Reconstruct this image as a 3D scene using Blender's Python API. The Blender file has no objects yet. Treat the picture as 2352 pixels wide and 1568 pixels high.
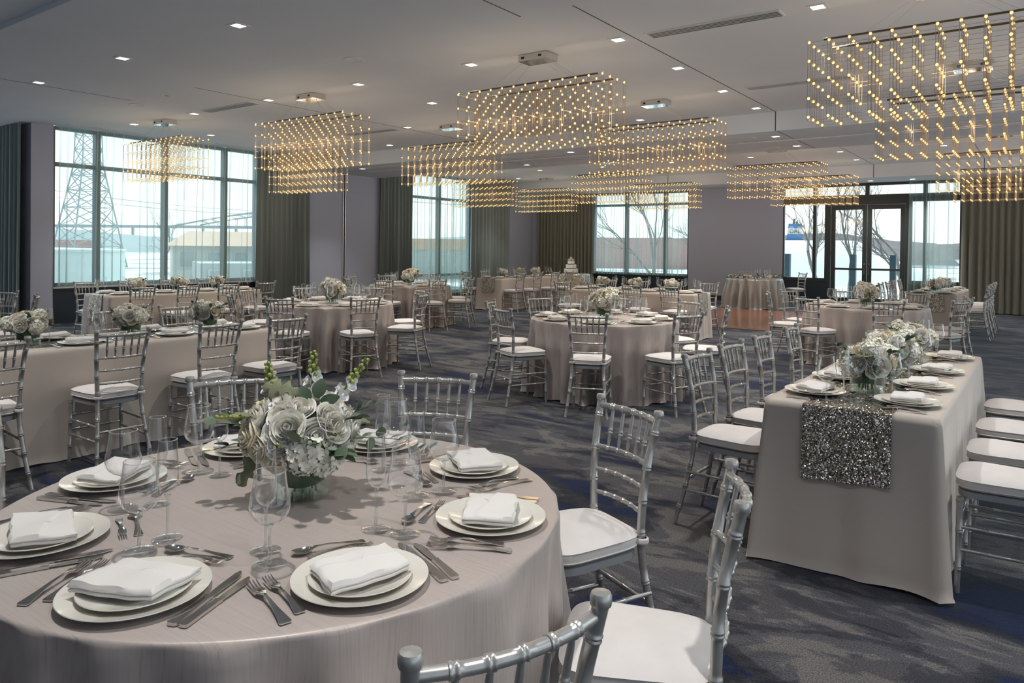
import bpy, math, random
from math import sin, cos, pi, radians, sqrt, atan2, hypot
from mathutils import Vector, Matrix
random.seed(7)
SC = bpy.context.scene
COL = SC.collection
# ------------------------------------------------------------------ camera
CH = 1.486
cam = bpy.data.cameras.new('camera')
co = bpy.data.objects.new('camera', cam); COL.objects.link(co)
R_ = Vector((0.808878228, 0.587885159, 0.010346614)); D_ = Vector((0.0133079266, -0.000712379, -0.999911192)); F_ = Vector((-0.587825579, 0.808944085, -0.00839976))
co.matrix_world = Matrix(((R_.x, -D_.x, -F_.x, 0), (R_.y, -D_.y, -F_.y, 0), (R_.z, -D_.z, -F_.z, CH), (0, 0, 0, 1)))
cam.sensor_width = 36; cam.sensor_fit = 'HORIZONTAL'; cam.lens = 1692.17 / 2352 * 36
cam.shift_y = (584.285 - 784) / 2352
cam.clip_start = 0.05; cam.clip_end = 2000
SC.camera = co
vs = SC.view_settings
vs.view_transform = 'Standard'; vs.look = 'None'; vs.gamma = 1; vs.exposure = 1.25; vs.use_curve_mapping = False
cy = SC.cycles
cy.max_bounces = 6; cy.diffuse_bounces = 3; cy.glossy_bounces = 3; cy.transmission_bounces = 4; cy.transparent_max_bounces = 20
cy.caustics_reflective = False; cy.caustics_refractive = False; cy.sample_clamp_indirect = 4.0
cy.use_denoising = True
try: cy.denoiser = 'OPENIMAGEDENOISE'
except Exception: pass
cy.use_adaptive_sampling = True; cy.adaptive_threshold = 0.03
cy.blur_glossy = 0.5

# ------------------------------------------------------------------ materials
def mat(name, color=(.5, .5, .5), rough=.5, metal=0.0, **kw):
    m = bpy.data.materials.new(name); m.use_nodes = True
    b = m.node_tree.nodes['Principled BSDF']
    b.inputs['Base Color'].default_value = (*color, 1)
    b.inputs['Roughness'].default_value = rough
    b.inputs['Metallic'].default_value = metal
    for k, v in kw.items():
        b.inputs[k.replace('_', ' ')].default_value = v
    return m
def nodes(m):
    nt = m.node_tree
    def N(t, **kw):
        n = nt.nodes.new(t)
        for k, v in kw.items():
            if k.startswith('i_'):
                n.inputs[k[2:].replace('_', ' ')].default_value = v
            else: setattr(n, k, v)
        return n
    def L(a, ao, b, bi): nt.links.new(a.outputs[ao], b.inputs[bi])
    return nt, N, L, nt.nodes.get('Principled BSDF')
def ramp(n, stops, interp='LINEAR'):
    cr = n.color_ramp; cr.interpolation = interp
    while len(cr.elements) < len(stops): cr.elements.new(.5)
    for e, (p, c) in zip(cr.elements, stops):
        e.position = p; e.color = (*c, 1)
def coords(N, L, scale=(1, 1, 1), rot=(0, 0, 0), kind='Object'):
    t = N('ShaderNodeTexCoord'); mp = N('ShaderNodeMapping')
    mp.inputs['Scale'].default_value = scale; mp.inputs['Rotation'].default_value = rot
    L(t, kind, mp, 'Vector'); return mp
def textured(name, stops, scale, nscale=1.0, detail=4, rough=.6, bump=0.0, rot=(0, 0, 0), bscale=None, kind='Object', **kw):
    m = mat(name, (.5, .5, .5), rough, **kw); nt, N, L, b = nodes(m)
    mp = coords(N, L, scale, rot, kind)
    n = N('ShaderNodeTexNoise', i_Scale=nscale, i_Detail=detail, i_Roughness=.6); L(mp, 'Vector', n, 'Vector')
    r = N('ShaderNodeValToRGB'); ramp(r, stops); L(n, 'Fac', r, 'Fac'); L(r, 'Color', b, 'Base Color')
    if bump:
        bp = N('ShaderNodeBump', i_Strength=bump, i_Distance=.002); L(n, 'Fac', bp, 'Height'); L(bp, 'Normal', b, 'Normal')
    return m
def fabric(name, base, rot, kind='Object', rough=.55, sheen=.35, amt=.15):
    m = mat(name, base, rough); nt, N, L, b = nodes(m)
    b.inputs['Sheen Weight'].default_value = sheen; b.inputs['Sheen Roughness'].default_value = .35
    b.inputs['Specular IOR Level'].default_value = .35
    mp = coords(N, L, (6, 260, 7), rot, kind); mq = coords(N, L, (260, 14, 9), rot, kind)
    n = N('ShaderNodeTexNoise', i_Scale=1.0, i_Detail=3.0); L(mp, 'Vector', n, 'Vector')
    n2 = N('ShaderNodeTexNoise', i_Scale=1.0, i_Detail=2.0); L(mq, 'Vector', n2, 'Vector')
    a = N('ShaderNodeMath', operation='MULTIPLY_ADD'); a.inputs[1].default_value = .35; L(n2, 'Fac', a, 0); L(n, 'Fac', a, 2)
    r = N('ShaderNodeValToRGB'); d = 1 - amt
    ramp(r, [(.35, tuple(c * d * (1 - amt) for c in base)), (.56, base), (.9, tuple(min(1, c * (1 + amt * .7)) for c in base))]); L(a, 'Value', r, 'Fac'); L(r, 'Color', b, 'Base Color')
    bp = N('ShaderNodeBump', i_Strength=.12, i_Distance=.001); L(a, 'Value', bp, 'Height'); L(bp, 'Normal', b, 'Normal')
    return m
def thin_glass(name, tint=(.96, .98, .98), edge=.55, base=.04, rough=0.0, blend=.35, power=1.0):
    m = bpy.data.materials.new(name); m.use_nodes = True; nt, N, L, b = nodes(m); nt.nodes.remove(b)
    out = [n for n in nt.nodes if n.type == 'OUTPUT_MATERIAL'][0]
    tr = N('ShaderNodeBsdfTransparent'); tr.inputs['Color'].default_value = (*tint, 1)
    gl = N('ShaderNodeBsdfGlossy'); gl.inputs['Roughness'].default_value = rough; gl.inputs['Color'].default_value = (1, 1, 1, 1)
    lw = N('ShaderNodeLayerWeight'); lw.inputs['Blend'].default_value = blend
    ma = N('ShaderNodeMapRange'); ma.inputs['To Min'].default_value = base; ma.inputs['To Max'].default_value = edge
    pw = N('ShaderNodeMath', operation='POWER'); pw.inputs[1].default_value = power; L(lw, 'Facing', pw, 0); L(pw, 'Value', ma, 'Value')
    mx = N('ShaderNodeMixShader'); L(ma, 'Result', mx, 'Fac'); L(tr, 'BSDF', mx, 1); L(gl, 'BSDF', mx, 2); L(mx, 'Shader', out, 'Surface')
    return m
def sheer_mat(name, col, alpha):
    m = bpy.data.materials.new(name); m.use_nodes = True; nt, N, L, b = nodes(m); nt.nodes.remove(b)
    out = [n for n in nt.nodes if n.type == 'OUTPUT_MATERIAL'][0]
    tr = N('ShaderNodeBsdfTransparent'); tr.inputs['Color'].default_value = (.93, 1.0, .985, 1)
    df = N('ShaderNodeBsdfDiffuse'); df.inputs['Color'].default_value = (*col, 1)
    tl = N('ShaderNodeBsdfTranslucent'); tl.inputs['Color'].default_value = (*col, 1)
    m1 = N('ShaderNodeMixShader'); m1.inputs['Fac'].default_value = .5; L(df, 'BSDF', m1, 1); L(tl, 'BSDF', m1, 2)
    # the weave covers more of the view where the cloth turns edge-on, as real voile does
    lw = N('ShaderNodeLayerWeight'); lw.inputs['Blend'].default_value = .5
    ma = N('ShaderNodeMapRange'); ma.inputs['From Min'].default_value = .25; ma.inputs['From Max'].default_value = .98; ma.inputs['To Min'].default_value = alpha; ma.inputs['To Max'].default_value = .88
    L(lw, 'Facing', ma, 'Value')
    mx = N('ShaderNodeMixShader'); L(ma, 'Result', mx, 'Fac'); L(tr, 'BSDF', mx, 1); L(m1, 'Shader', mx, 2); L(mx, 'Shader', out, 'Surface')
    return m
def emit(name, col, s, sampled=True):
    m = bpy.data.materials.new(name); m.use_nodes = True; nt, N, L, b = nodes(m); nt.nodes.remove(b)
    out = [n for n in nt.nodes if n.type == 'OUTPUT_MATERIAL'][0]
    e = N('ShaderNodeEmission'); e.inputs['Color'].default_value = (*col, 1); e.inputs['Strength'].default_value = s; L(e, 'Emission', out, 'Surface')
    if not sampled: m.cycles.emission_sampling = 'NONE'
    return m
def glass_mat(name, ior, col=(1, 1, 1)):
    m = bpy.data.materials.new(name); m.use_nodes = True; nt, N, L, b = nodes(m); nt.nodes.remove(b)
    out = [n for n in nt.nodes if n.type == 'OUTPUT_MATERIAL'][0]
    g = N('ShaderNodeBsdfGlass', i_Roughness=0.0, i_IOR=ior); g.inputs['Color'].default_value = (*col, 1); L(g, 'BSDF', out, 'Surface')
    return m

M = {}
TAUPE = (.45, .385, .35)
M['cloth'] = fabric('taupe_silk_cloth', TAUPE, (0, 0, radians(18)))
M['cloth'].node_tree.nodes['Principled BSDF'].inputs['Metallic'].default_value = .2; M['cloth'].node_tree.nodes['Principled BSDF'].inputs['Roughness'].default_value = .46
M['cloth_long'] = fabric('taupe_linen_cloth', (.52, .45, .39), (0, 0, radians(90)), amt=.02)
M['cloth_satin'] = fabric('champagne_satin', (.40, .385, .36), (0, 0, 0), rough=.36, sheen=.2, amt=.08)
M['cloth_satin'].node_tree.nodes['Principled BSDF'].inputs['Metallic'].default_value = .6
M['napkin'] = mat('white_napkin', (.72, .685, .645), .7, Sheen_Weight=.3)
M['china'] = mat('ivory_china', (.72, .685, .61), .18, Coat_Weight=.4)
M['steel'] = mat('polished_cutlery', (.66, .64, .61), .12, 1.0)
M['silver'] = textured('silver_painted_wood', [(.3, (.44, .43, .41)), (.7, (.51, .50, .475))], (30, 30, 30), 1, 3, .33, 0, metal=.65)
M['seatboard'] = mat('grey_seat_board', (.36, .375, .385), .4, .4)
M['cushion'] = textured('ivory_seat_cushion', [(.3, (.665, .62, .59)), (.7, (.71, .665, .635))], (14, 14, 14), 1, 2, .8, .05)
M['glass'] = thin_glass('clear_crystal', (.988, .992, .992), .95, .045, 0, .5, 2.0)
M['glass_solid'] = thin_glass('solid_crystal', (.975, .985, .985), .62, .05, .02, .22)
M['glass_stem'] = thin_glass('crystal_stem', (.93, .95, .95), .95, .10, .02, .42)
M['vase'] = thin_glass('vase_glass', (.95, .99, .98), .5, .03, 0, .2)
M['water'] = thin_glass('vase_water', (.93, .975, .96), .4, .03, 0, .2)
M['pane'] = thin_glass('window_pane', (.955, .995, .99), .28, .015, 0, .2)
M['chrome'] = mat('chrome', (.72, .71, .70), .08, 1.0)
M['wire'] = mat('nickel_wire', (.62, .50, .36), .3, 1.0)
M['darkmetal'] = mat('dark_bronze', (.16, .14, .12), .3, 1.0)
M['bulb'] = emit('warm_led', (1.0, .64, .26), .8, False)
nt, N, L, b = nodes(M['bulb']); e = [n for n in nt.nodes if n.type == 'EMISSION'][0]      # glow halo put into the emission colour: pale middle, orange rim
lw = N('ShaderNodeLayerWeight'); lw.inputs['Blend'].default_value = .35; r = N('ShaderNodeValToRGB'); ramp(r, [(.0, (1.0, .72, .36)), (.35, (.85, .46, .14)), (.8, (.45, .20, .05))]); L(lw, 'Facing', r, 'Fac'); L(r, 'Color', e, 'Color')
M['led'] = emit('downlight_glow', (1.0, .90, .76), 3.0)
M['whitetrim'] = mat('white_trim', (.72, .74, .76), .5)
M['frame'] = mat('window_frame', (.030, .042, .045), .4, .3)
M['frame_left'] = mat('window_frame_veiled', (.15, .18, .17), .45, .1)  # frame colour lightened to carry the pale veil of the sheers
M['navy'] = mat('navy_panel', (.018, .03, .045), .35)
M['base'] = mat('baseboard_paint', (.035, .033, .035), .5)
M['alu'] = mat('aluminium_strip', (.55, .56, .58), .35, .8)
M['slot'] = mat('vent_dark', (.03, .03, .035), .6)
def curtain_mat(name, a, b_, tl=.25):
    m = textured(name, [(.3, a), (.7, b_)], (40, 40, 500), 1, 3, .7, .05)
    nt, N, L, b = nodes(m); b.inputs['Sheen Weight'].default_value = .25
    return m
M['curtain'] = curtain_mat('sage_grey_drape', (.18, .222, .218), (.245, .29, .285))
M['curtain_olive'] = curtain_mat('olive_grey_drape', (.17, .176, .145), (.225, .225, .185))
M['sheer'] = sheer_mat('sheer_voile', (.52, .60, .57), .27)
M['wall'] = textured('lilac_grey_wallcovering', [(.3, (.43, .46, .575)), (.7, (.49, .52, .635))], (180, 180, 420), 1, 3, .85, .15)
M['ceil'] = textured('ceiling_paint', [(.3, (.70, .76, .84)), (.7, (.73, .79, .87))], (1.2, 1.2, 1.2), 1, 3, .9)
M['ceil2'] = textured('ceiling_paint_lit', [(.3, (.72, .765, .83)), (.7, (.75, .795, .86))], (1.2, 1.2, 1.2), 1, 3, .9)  # tone set lighter and warmer to stand in for chandelier light
M['joint'] = mat('ceiling_joint', (.10, .10, .11), .9)
# carpet
def carpet():
    m = mat('patterned_carpet', (.1, .1, .1), .95); nt, N, L, b = nodes(m); b.inputs['Specular IOR Level'].default_value = .1
    b.inputs['Sheen Weight'].default_value = .22; b.inputs['Sheen Roughness'].default_value = .4; b.inputs['Sheen Tint'].default_value = (.75, .86, 1, 1)  # blue sheen tint stands in for window daylight reflected off the pile
    mp = coords(N, L, (1.0, 2.1, 1), (0, 0, radians(-12)))
    n = N('ShaderNodeTexNoise', i_Scale=1.0, i_Detail=7.0, i_Roughness=.62, i_Distortion=.9); L(mp, 'Vector', n, 'Vector')
    r = N('ShaderNodeValToRGB'); ramp(r, [(.0, (.005, .010, .040)), (.40, (.006, .012, .044)), (.412, (.022, .021, .026)), (.462, (.032, .030, .035)), (.472, (.062, .058, .062)), (.535, (.068, .066, .070)), (.545, (.118, .108, .10)), (.70, (.10, .093, .088))]); L(n, 'Fac', r, 'Fac')
    m2 = coords(N, L, (1.0, 2.6, 1), (0, 0, radians(20)))
    n2 = N('ShaderNodeTexNoise', i_Scale=1.3, i_Detail=6.0, i_Roughness=.7, i_Distortion=.4); L(m2, 'Vector', n2, 'Vector')
    r2 = N('ShaderNodeValToRGB'); ramp(r2, [(.0, (.40, .40, .46)), (.45, (.55, .55, .6)), (.475, (1, 1, 1)), (1, (1.15, 1.12, 1.1))]); L(n2, 'Fac', r2, 'Fac')
    mx = N('ShaderNodeMixRGB', blend_type='MULTIPLY'); mx.inputs['Fac'].default_value = 1; L(r, 'Color', mx, 1); L(r2, 'Color', mx, 2)
    n3 = N('ShaderNodeTexNoise', i_Scale=170.0, i_Detail=2.0); L(coords(N, L), 'Vector', n3, 'Vector')
    r3 = N('ShaderNodeValToRGB'); ramp(r3, [(.36, (.35, .35, .36)), (.55, (1.1, 1.1, 1.1)), (.7, (1.7, 1.65, 1.6))]); L(n3, 'Fac', r3, 'Fac')
    my = N('ShaderNodeMixRGB', blend_type='MULTIPLY'); my.inputs['Fac'].default_value = .8; L(mx, 'Color', my, 1); L(r3, 'Color', my, 2); L(my, 'Color', b, 'Base Color')
    bp = N('ShaderNodeBump', i_Strength=.5, i_Distance=.004); L(n3, 'Fac', bp, 'Height'); L(bp, 'Normal', b, 'Normal')
    return m
M['carpet'] = carpet()
def parquet():
    m = mat('cherry_parquet', (.3, .1, .05), .16); nt, N, L, b = nodes(m)
    t = coords(N, L, (1, 1, 1))
    br = N('ShaderNodeTexBrick'); br.inputs['Scale'].default_value = 3.3; br.inputs['Color1'].default_value = (.22, .085, .05, 1); br.inputs['Color2'].default_value = (.30, .125, .075, 1); br.inputs['Mortar'].default_value = (.09, .035, .02, 1)
    br.inputs['Mortar Size'].default_value = .006; br.offset = 0; br.inputs['Brick Width'].default_value = .5; br.inputs['Row Height'].default_value = .5
    L(t, 'Vector', br, 'Vector'); L(br, 'Color', b, 'Base Color'); return m
M['parquet'] = parquet()
def sequin():
    m = mat('silver_sequins', (.62, .59, .54), .16, 1.0); nt, N, L, b = nodes(m)
    t = coords(N, L, (1, 1, 1))
    vo = N('ShaderNodeTexVoronoi', i_Scale=230.0); L(t, 'Vector', vo, 'Vector')
    ge = N('ShaderNodeNewGeometry')
    s = N('ShaderNodeVectorMath', operation='SUBTRACT'); s.inputs[1].default_value = (.5, .5, .5); L(vo, 'Color', s, 0)
    k = N('ShaderNodeVectorMath', operation='SCALE'); k.inputs['Scale'].default_value = 1.3; L(s, 'Vector', k, 0)
    a = N('ShaderNodeVectorMath', operation='ADD'); L(k, 'Vector', a, 0); L(ge, 'Normal', a, 1)
    nn = N('ShaderNodeVectorMath', operation='NORMALIZE'); L(a, 'Vector', nn, 0); L(nn, 'Vector', b, 'Normal')
    r = N('ShaderNodeValToRGB'); ramp(r, [(.0, (.16, .13, .10)), (.45, (.48, .42, .34)), (.8, (.80, .72, .58)), (1, (1, .97, .9))]); sp = N('ShaderNodeSeparateXYZ'); L(vo, 'Color', sp, 'Vector'); L(sp, 'X', r, 'Fac'); L(r, 'Color', b, 'Base Color')
    return m
M['sequin'] = sequin()
def petal(name, a, c):
    m = textured(name, [(.3, a), (.7, c)], (25, 25, 25), 1, 2, .65)
    nt, N, L, b = nodes(m); b.inputs['Subsurface Weight'].default_value = .25; b.inputs['Subsurface Radius'].default_value = (.02, .016, .01); b.inputs['Subsurface Scale'].default_value = 1.0; b.inputs['Sheen Weight'].default_value = .2
    return m
M['rose'] = petal('ivory_petal', (.92, .865, .74), (.95, .915, .83))
M['cream'] = petal('cream_petal', (.90, .79, .57), (.93, .85, .68))
M['whitepetal'] = petal('white_petal', (.84, .83, .77), (.9, .89, .85))
M['hydrangea'] = petal('hydrangea_petal', (.82, .79, .64), (.90, .87, .76))
M['leaf'] = textured('eucalyptus_leaf', [(.3, (.075, .12, .065)), (.7, (.13, .18, .11))], (15, 15, 15), 1, 2, .5)
M['dusty'] = textured('dusty_miller_leaf', [(.3, (.15, .17, .08)), (.7, (.26, .27, .17))], (20, 20, 20), 1, 2, .75)
M['darkleaf'] = mat('wrap_leaf', (.02, .075, .02), .35)
M['bud'] = mat('green_bud', (.36, .40, .10), .55)
M['stem'] = mat('flower_stem', (.14, .22, .06), .55)

# ------------------------------------------------------------------ mesh builder
class MB:
    def __init__(s): s.v = []; s.f = []
    def add(s, vs, fs):
        o = len(s.v); s.v += [tuple(v) for v in vs]; s.f += [tuple(i + o for i in f) for f in fs]; return s
    def box(s, x0, y0, z0, x1, y1, z1):
        return s.add([(x0, y0, z0), (x1, y0, z0), (x1, y1, z0), (x0, y1, z0), (x0, y0, z1), (x1, y0, z1), (x1, y1, z1), (x0, y1, z1)],
                     [(0, 3, 2, 1), (4, 5, 6, 7), (0, 1, 5, 4), (1, 2, 6, 5), (2, 3, 7, 6), (3, 0, 4, 7)])
    def loft(s, rings, closed=True, cap0=True, cap1=True):
        n = len(rings[0]); vs = [p for r in rings for p in r]; fs = []
        for i in range(len(rings) - 1):
            for j in range(n if closed else n - 1):
                k = (j + 1) % n; fs.append((i * n + j, i * n + k, (i + 1) * n + k, (i + 1) * n + j))
        if closed and cap0: fs.append(tuple(reversed(range(n))))
        if closed and cap1: fs.append(tuple(range((len(rings) - 1) * n, len(rings) * n)))
        return s.add(vs, fs)
    def tube(s, pts, rad, n=8, cap=True):
        pts = [Vector(p) for p in pts]
        if not hasattr(rad, '__len__'): rad = [rad] * len(pts)
        t = (pts[1] - pts[0]).normalized()
        a = t.orthogonal().normalized(); rings = []
        for i, p in enumerate(pts):
            d = (pts[min(i + 1, len(pts) - 1)] - pts[max(i - 1, 0)])
            if d.length > 1e-9: t = d.normalized()
            a = (a - t * a.dot(t)).normalized(); b = t.cross(a)
            rings.append([tuple(p + (a * cos(2 * pi * k / n) + b * sin(2 * pi * k / n)) * rad[i]) for k in range(n)])
        return s.loft(rings, True, cap, cap)
    def lathe(s, prof, n=32, c=(0, 0, 0), cap0=False, cap1=False):
        return s.loft([[(c[0] + r * cos(2 * pi * k / n), c[1] + r * sin(2 * pi * k / n), c[2] + z) for k in range(n)] for r, z in prof], True, cap0, cap1)
    def sphere(s, c, r, n=8, m=6):
        rings = [[(c[0] + r * sin(pi * i / m) * cos(2 * pi * k / n), c[1] + r * sin(pi * i / m) * sin(2 * pi * k / n), c[2] - r * cos(pi * i / m)) for k in range(n)] for i in range(1, m)]
        o = len(s.v); s.loft(rings, True, False, False); a = len(s.v)
        s.v += [(c[0], c[1], c[2] - r), (c[0], c[1], c[2] + r)]
        for k in range(n):
            q = (k + 1) % n; s.f.append((a, o + q, o + k)); s.f.append((a + 1, o + (m - 2) * n + k, o + (m - 2) * n + q))
        return s
    def grid(s, fn, nu, nv):
        vs = [fn(i / nu, j / nv) for j in range(nv + 1) for i in range(nu + 1)]
        return s.add(vs, [(j * (nu + 1) + i, j * (nu + 1) + i + 1, (j + 1) * (nu + 1) + i + 1, (j + 1) * (nu + 1) + i) for j in range(nv) for i in range(nu)])
    def xf(s, mtx, mb):
        return s.add([tuple(mtx @ Vector(v)) for v in mb.v], mb.f)
    def build(s, name, m, parent=None, smooth=40, loc=None):
        me = bpy.data.meshes.new(name); me.from_pydata(s.v, [], s.f)
        if smooth:
            me.polygons.foreach_set('use_smooth', [True] * len(me.polygons))
            if smooth < 180: me.set_sharp_from_angle(angle=radians(smooth))
        me.update(); me.materials.append(m if not isinstance(m, str) else M[m])
        o = bpy.data.objects.new(name, me); COL.objects.link(o)
        if parent is not None: o.parent = parent
        if loc: o.location = loc
        return o
def tag(o, label=None, cat=None, group=None, kind=None):
    if label: o['label'] = label
    if cat: o['category'] = cat
    if group: o['group'] = group
    if kind: o['kind'] = kind
    return o
def thing(name, label, cat, loc=(0, 0, 0), rz=0, group=None):
    o = bpy.data.objects.new(name, None); COL.objects.link(o); o.location = loc; o.rotation_euler = (0, 0, rz); o.empty_display_size = .05
    return tag(o, label, cat, group)
def kids(o): return KIDS.get(o.name, ())
KIDS = {}
def index_kids():
    KIDS.clear()
    for o in COL.objects:
        if o.parent: KIDS.setdefault(o.parent.name, []).append(o)
def copy_tree(o, parent=None):
    c = o.copy(); COL.objects.link(c)
    if parent is not None: c.parent = parent
    for ch in kids(o): copy_tree(ch, c)
    return c
class Proto:
    """the first placing moves the thing itself, every later one copies it with its parts"""
    def __init__(s, o): s.o = o; s.used = False; index_kids(); s.src = o
    def put(s, loc, rz, label, group=None, scale=None):
        if s.used: o = copy_tree(s.src)
        else: o = s.src; s.used = True
        o.location = loc; o.rotation_euler = (0, 0, rz); o['label'] = label
        if group: o['group'] = group
        if scale: o.scale = (scale,) * 3
        return o
def struct(mb, name, m, smooth=0, parent=None):
    o = mb.build(name, m, parent, smooth)
    if parent is None: o['kind'] = 'structure'
    return o
def lerp(a, b, t): return a + (b - a) * t
# ------------------------------------------------------------------ room shell
XL, YF = -14.8, 21.6
ZC, ZS1, ZS2 = 3.66, 3.36, 3.34
YB1, YB2, YB3 = 11.72, 14.1, 20.1
XR, YN = 4.2, -2.6          # the room goes on behind the viewer and to the side; open there
struct(MB().box(-19, YN, -.12, XR, YF, 0), 'floor', 'carpet')
# dance floor, laid on the carpet
df = MB().box(-8.3, 13.93, .002, -3.55, 18.45, .018).build('dance_floor', 'parquet', None, 0)
tag(df, 'glossy cherry parquet dance floor laid on the carpet before the small skirted table', 'dance floor')
ed = MB()
for a in ((-8.36, 13.86, -3.49, 13.925), (-8.36, 18.455, -3.49, 18.52), (-8.36, 13.926, -8.305, 18.454), (-3.545, 13.926, -3.49, 18.454)):
    ed.box(a[0], a[1], .002, a[2], a[3], .014)
ed.build('edge_trim', mat('oak_edge', (.36, .22, .12), .35), df, 0)
# ceilings
c = MB(); c.box(-19, YN, ZC - .006, XR, 5.63, ZC + .2); struct(c, 'ceiling_near', 'ceil')
c = MB(); c.box(XL, 5.63, ZC, XR, YB1, ZC + .2); struct(c, 'ceiling_middle', 'ceil2')
c = MB(); c.box(XL, YB1, ZS1, XR, YB2, ZC + .2); struct(c, 'ceiling_beam', 'ceil')
c = MB(); c.box(XL, YB2, ZC, XR, YB3, ZC + .2); struct(c, 'ceiling_far', 'ceil')
c = MB(); c.box(XL, YB3, ZS2, XR, YF, ZC + .2); struct(c, 'ceiling_soffit', 'ceil')
c = MB(); c.box(-19, 2.93, ZC - .06, XR, 3.51, ZC - .0065); struct(c, 'ceiling_band', 'ceil')
j = MB()
for x in (-11.2, -4.02): j.box(x - .006, 3.6, ZC - .008, x + .006, 5.63, ZC - .0061)
for x in (-9.56, -3.46): j.box(x - .006, 5.64, ZC - .002, x + .006, YB1, ZC - .0001)
for x in (-9.5, -3.46): j.box(x - .008, YB1 - .002, ZS1, x + .008, YB1 - .0001, ZC)
for x in (-9.5, -3.44): j.box(x - .006, YB1, ZS1 - .002, x + .006, YB2, ZS1 - .0001)
for x in (-9.0, -6.4, -3.52, -1.2):
    j.box(x - .006, YB2, ZC - .002, x + .006, YB3, ZC - .0001); j.box(x - .008, YB3 - .002, ZS2, x + .008, YB3 - .0001, ZC)
struct(j, 'trim_1', 'joint')
struct(MB().box(XL, 12.72, ZS1 - .012, XR, 12.80, ZS1 - .0005), 'trim_2', 'whitetrim')

def quad_wall(name, boxes, m='wall'):
    mb = MB()
    for b_ in boxes: mb.box(*b_)
    return struct(mb, name, m)
T = .22
# left wall: solid runs, spandrels below the windows
quad_wall('wall_left', [(XL - T, 5.63, 0, XL, 6.0, ZC), (XL - T, 10.34, 0, XL, 15.28, ZC), (XL - T, 18.12, 0, XL, YF, ZC)])
quad_wall('wall_back', [(-19, YN - .2, 0, XR + .2, YN, ZC)])
quad_wall('wall_return', [(-19, 5.63, 0, XL - T, 5.63 + T, ZC)])
# unseen alcove wall, left open mid-height so that daylight reaches the drape
struct(MB().box(-19.15, YN, 0, -19.05, 5.63, .3).box(-19.15, YN, 3.2, -19.05, 5.63, ZC), 'wall_alcove', 'wall')
struct(MB().box(XL - .10, 6.0, 0, XL - .03, 10.34, .655), 'wall_spandrel', 'navy')
struct(MB().box(XL - .10, 15.28, 0, XL - .03, 18.12, .10), 'wall_spandrel_far', 'navy')
quad_wall('wall_far', [(XL, YF, 0, -12.32, YF + T, ZC), (-8.97, YF, 0, -6.13, YF + T, ZC), (-1.76, YF, 0, XR, YF + T, ZC), (-12.32, YF, 3.34, XR, YF + T, ZC)])
struct(MB().box(-12.32, YF + .03, 0, -8.97, YF + .10, .64), 'wall_spandrel_back', 'navy')
struct(MB().box(-6.13, YF + .02, 0, -4.95, YF + .10, .655), 'wall_spandrel_door', 'navy')
struct(MB().box(-2.93, YF + .02, 0, -1.76, YF + .10, .655), 'wall_spandrel_right', 'navy')
struct(MB().box(XL + .001, 5.63, .0, XL + .015, 6.0, .10).box(XL + .001, 11.7, 0, XL + .015, 14.1, .10).box(XL + .001, 20.2, 0, XL + .015, YF, .10), 'baseboard_left', 'base')
struct(MB().box(-8.97, YF - .015, 0, -6.13, YF - .001, .13).box(-1.7, YF - .015, 0, XR, YF - .001, .13), 'baseboard_far', 'base')
struct(MB().box(XL, 12.87, .1, XL + .02, 12.90, ZS1 - .002).box(XL, 12.94, .1, XL + .02, 12.97, ZS1 - .002), 'trim_3', 'alu')
struct(MB().box(XL, 12.90, .1, XL + .006, 12.94, ZS1 - .002), 'trim_4', 'slot')
# windows: fr(axis plane) builds a frame of bars, one glass mesh per window
def window(n, ax, pos, u0, u1, z0, z1, mull, trans, fm, w=.05, depth=.09, sill=True):
    def bx(mb, a0, b0, a1, b1, d0, d1):
        if ax == 'x': mb.box(pos + d0, a0, b0, pos + d1, a1, b1)
        else: mb.box(a0, pos + d0, b0, a1, pos + d1, b1)
    s = -1 if ax == 'x' else 1
    d0, d1 = (-.11, -.11 + depth) if s < 0 else (.11 - depth, .11)
    f = MB(); cuts = [u0] + list(mull) + [u1]
    for u in (u0, u1): bx(f, u - w * .5, z0, u + w * .5, z1, d0, d1)
    for u in mull: bx(f, u - w * .62, z0, u + w * .62, z1, d0 - .02, d1 + .02)
    e = w * .62
    for a, b_ in zip(cuts[:-1], cuts[1:]):
        for z in [z0 + w * .5] + list(trans) + [z1 - w * .4]:
            bx(f, a + e, z - w * .5, b_ - e, z + w * .5, d0, d1)
    o = struct(f, 'window_%d' % n, fm)
    g = MB(); bx(g, u0 + .01, z0 + .02, u1 - .01, z1 - .02, -.072, -.066) if s < 0 else bx(g, u0 + .01, z0 + .02, u1 - .01, z1 - .02, .066, .072)
    g.build('window_glass', 'pane', o, 0)
    if sill:
        si = MB(); bx(si, u0, z0 - .03, u1, z0, -.12, .02) if s < 0 else bx(si, u0, z0 - .03, u1, z0, -.02, .12)
        si.build('window_sill', 'whitetrim' if s < 0 else fm, o, 0)
    return o
window(1, 'x', XL, 6.0, 10.34, .685, ZC - .003, (6.79, 8.14, 9.51), (2.955,), 'frame_left', .075)
window(2, 'x', XL, 15.28, 18.12, .13, ZC - .003, (16.65,), (.67, 2.955), 'frame_left', .075)
window(3, 'y', YF, -12.32, -8.97, .67, 3.338, (-11.11, -9.75), (2.93,), 'frame', .075)
window(4, 'y', YF, -6.13, -4.97, .685, 2.87, (-5.27,), (), 'frame', .065)
window(5, 'y', YF, -6.13, -1.76, 2.945, 3.338, (-5.27, -3.93, -2.56), (), 'frame', .08, sill=False)
window(6, 'y', YF, -2.89, -1.76, .685, 2.87, (-2.56,), (), 'frame', .065)
struct(MB().box(-6.13, YF + .03, 2.87, -1.76, YF + .115, 2.945), 'trim_5', 'frame')
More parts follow.
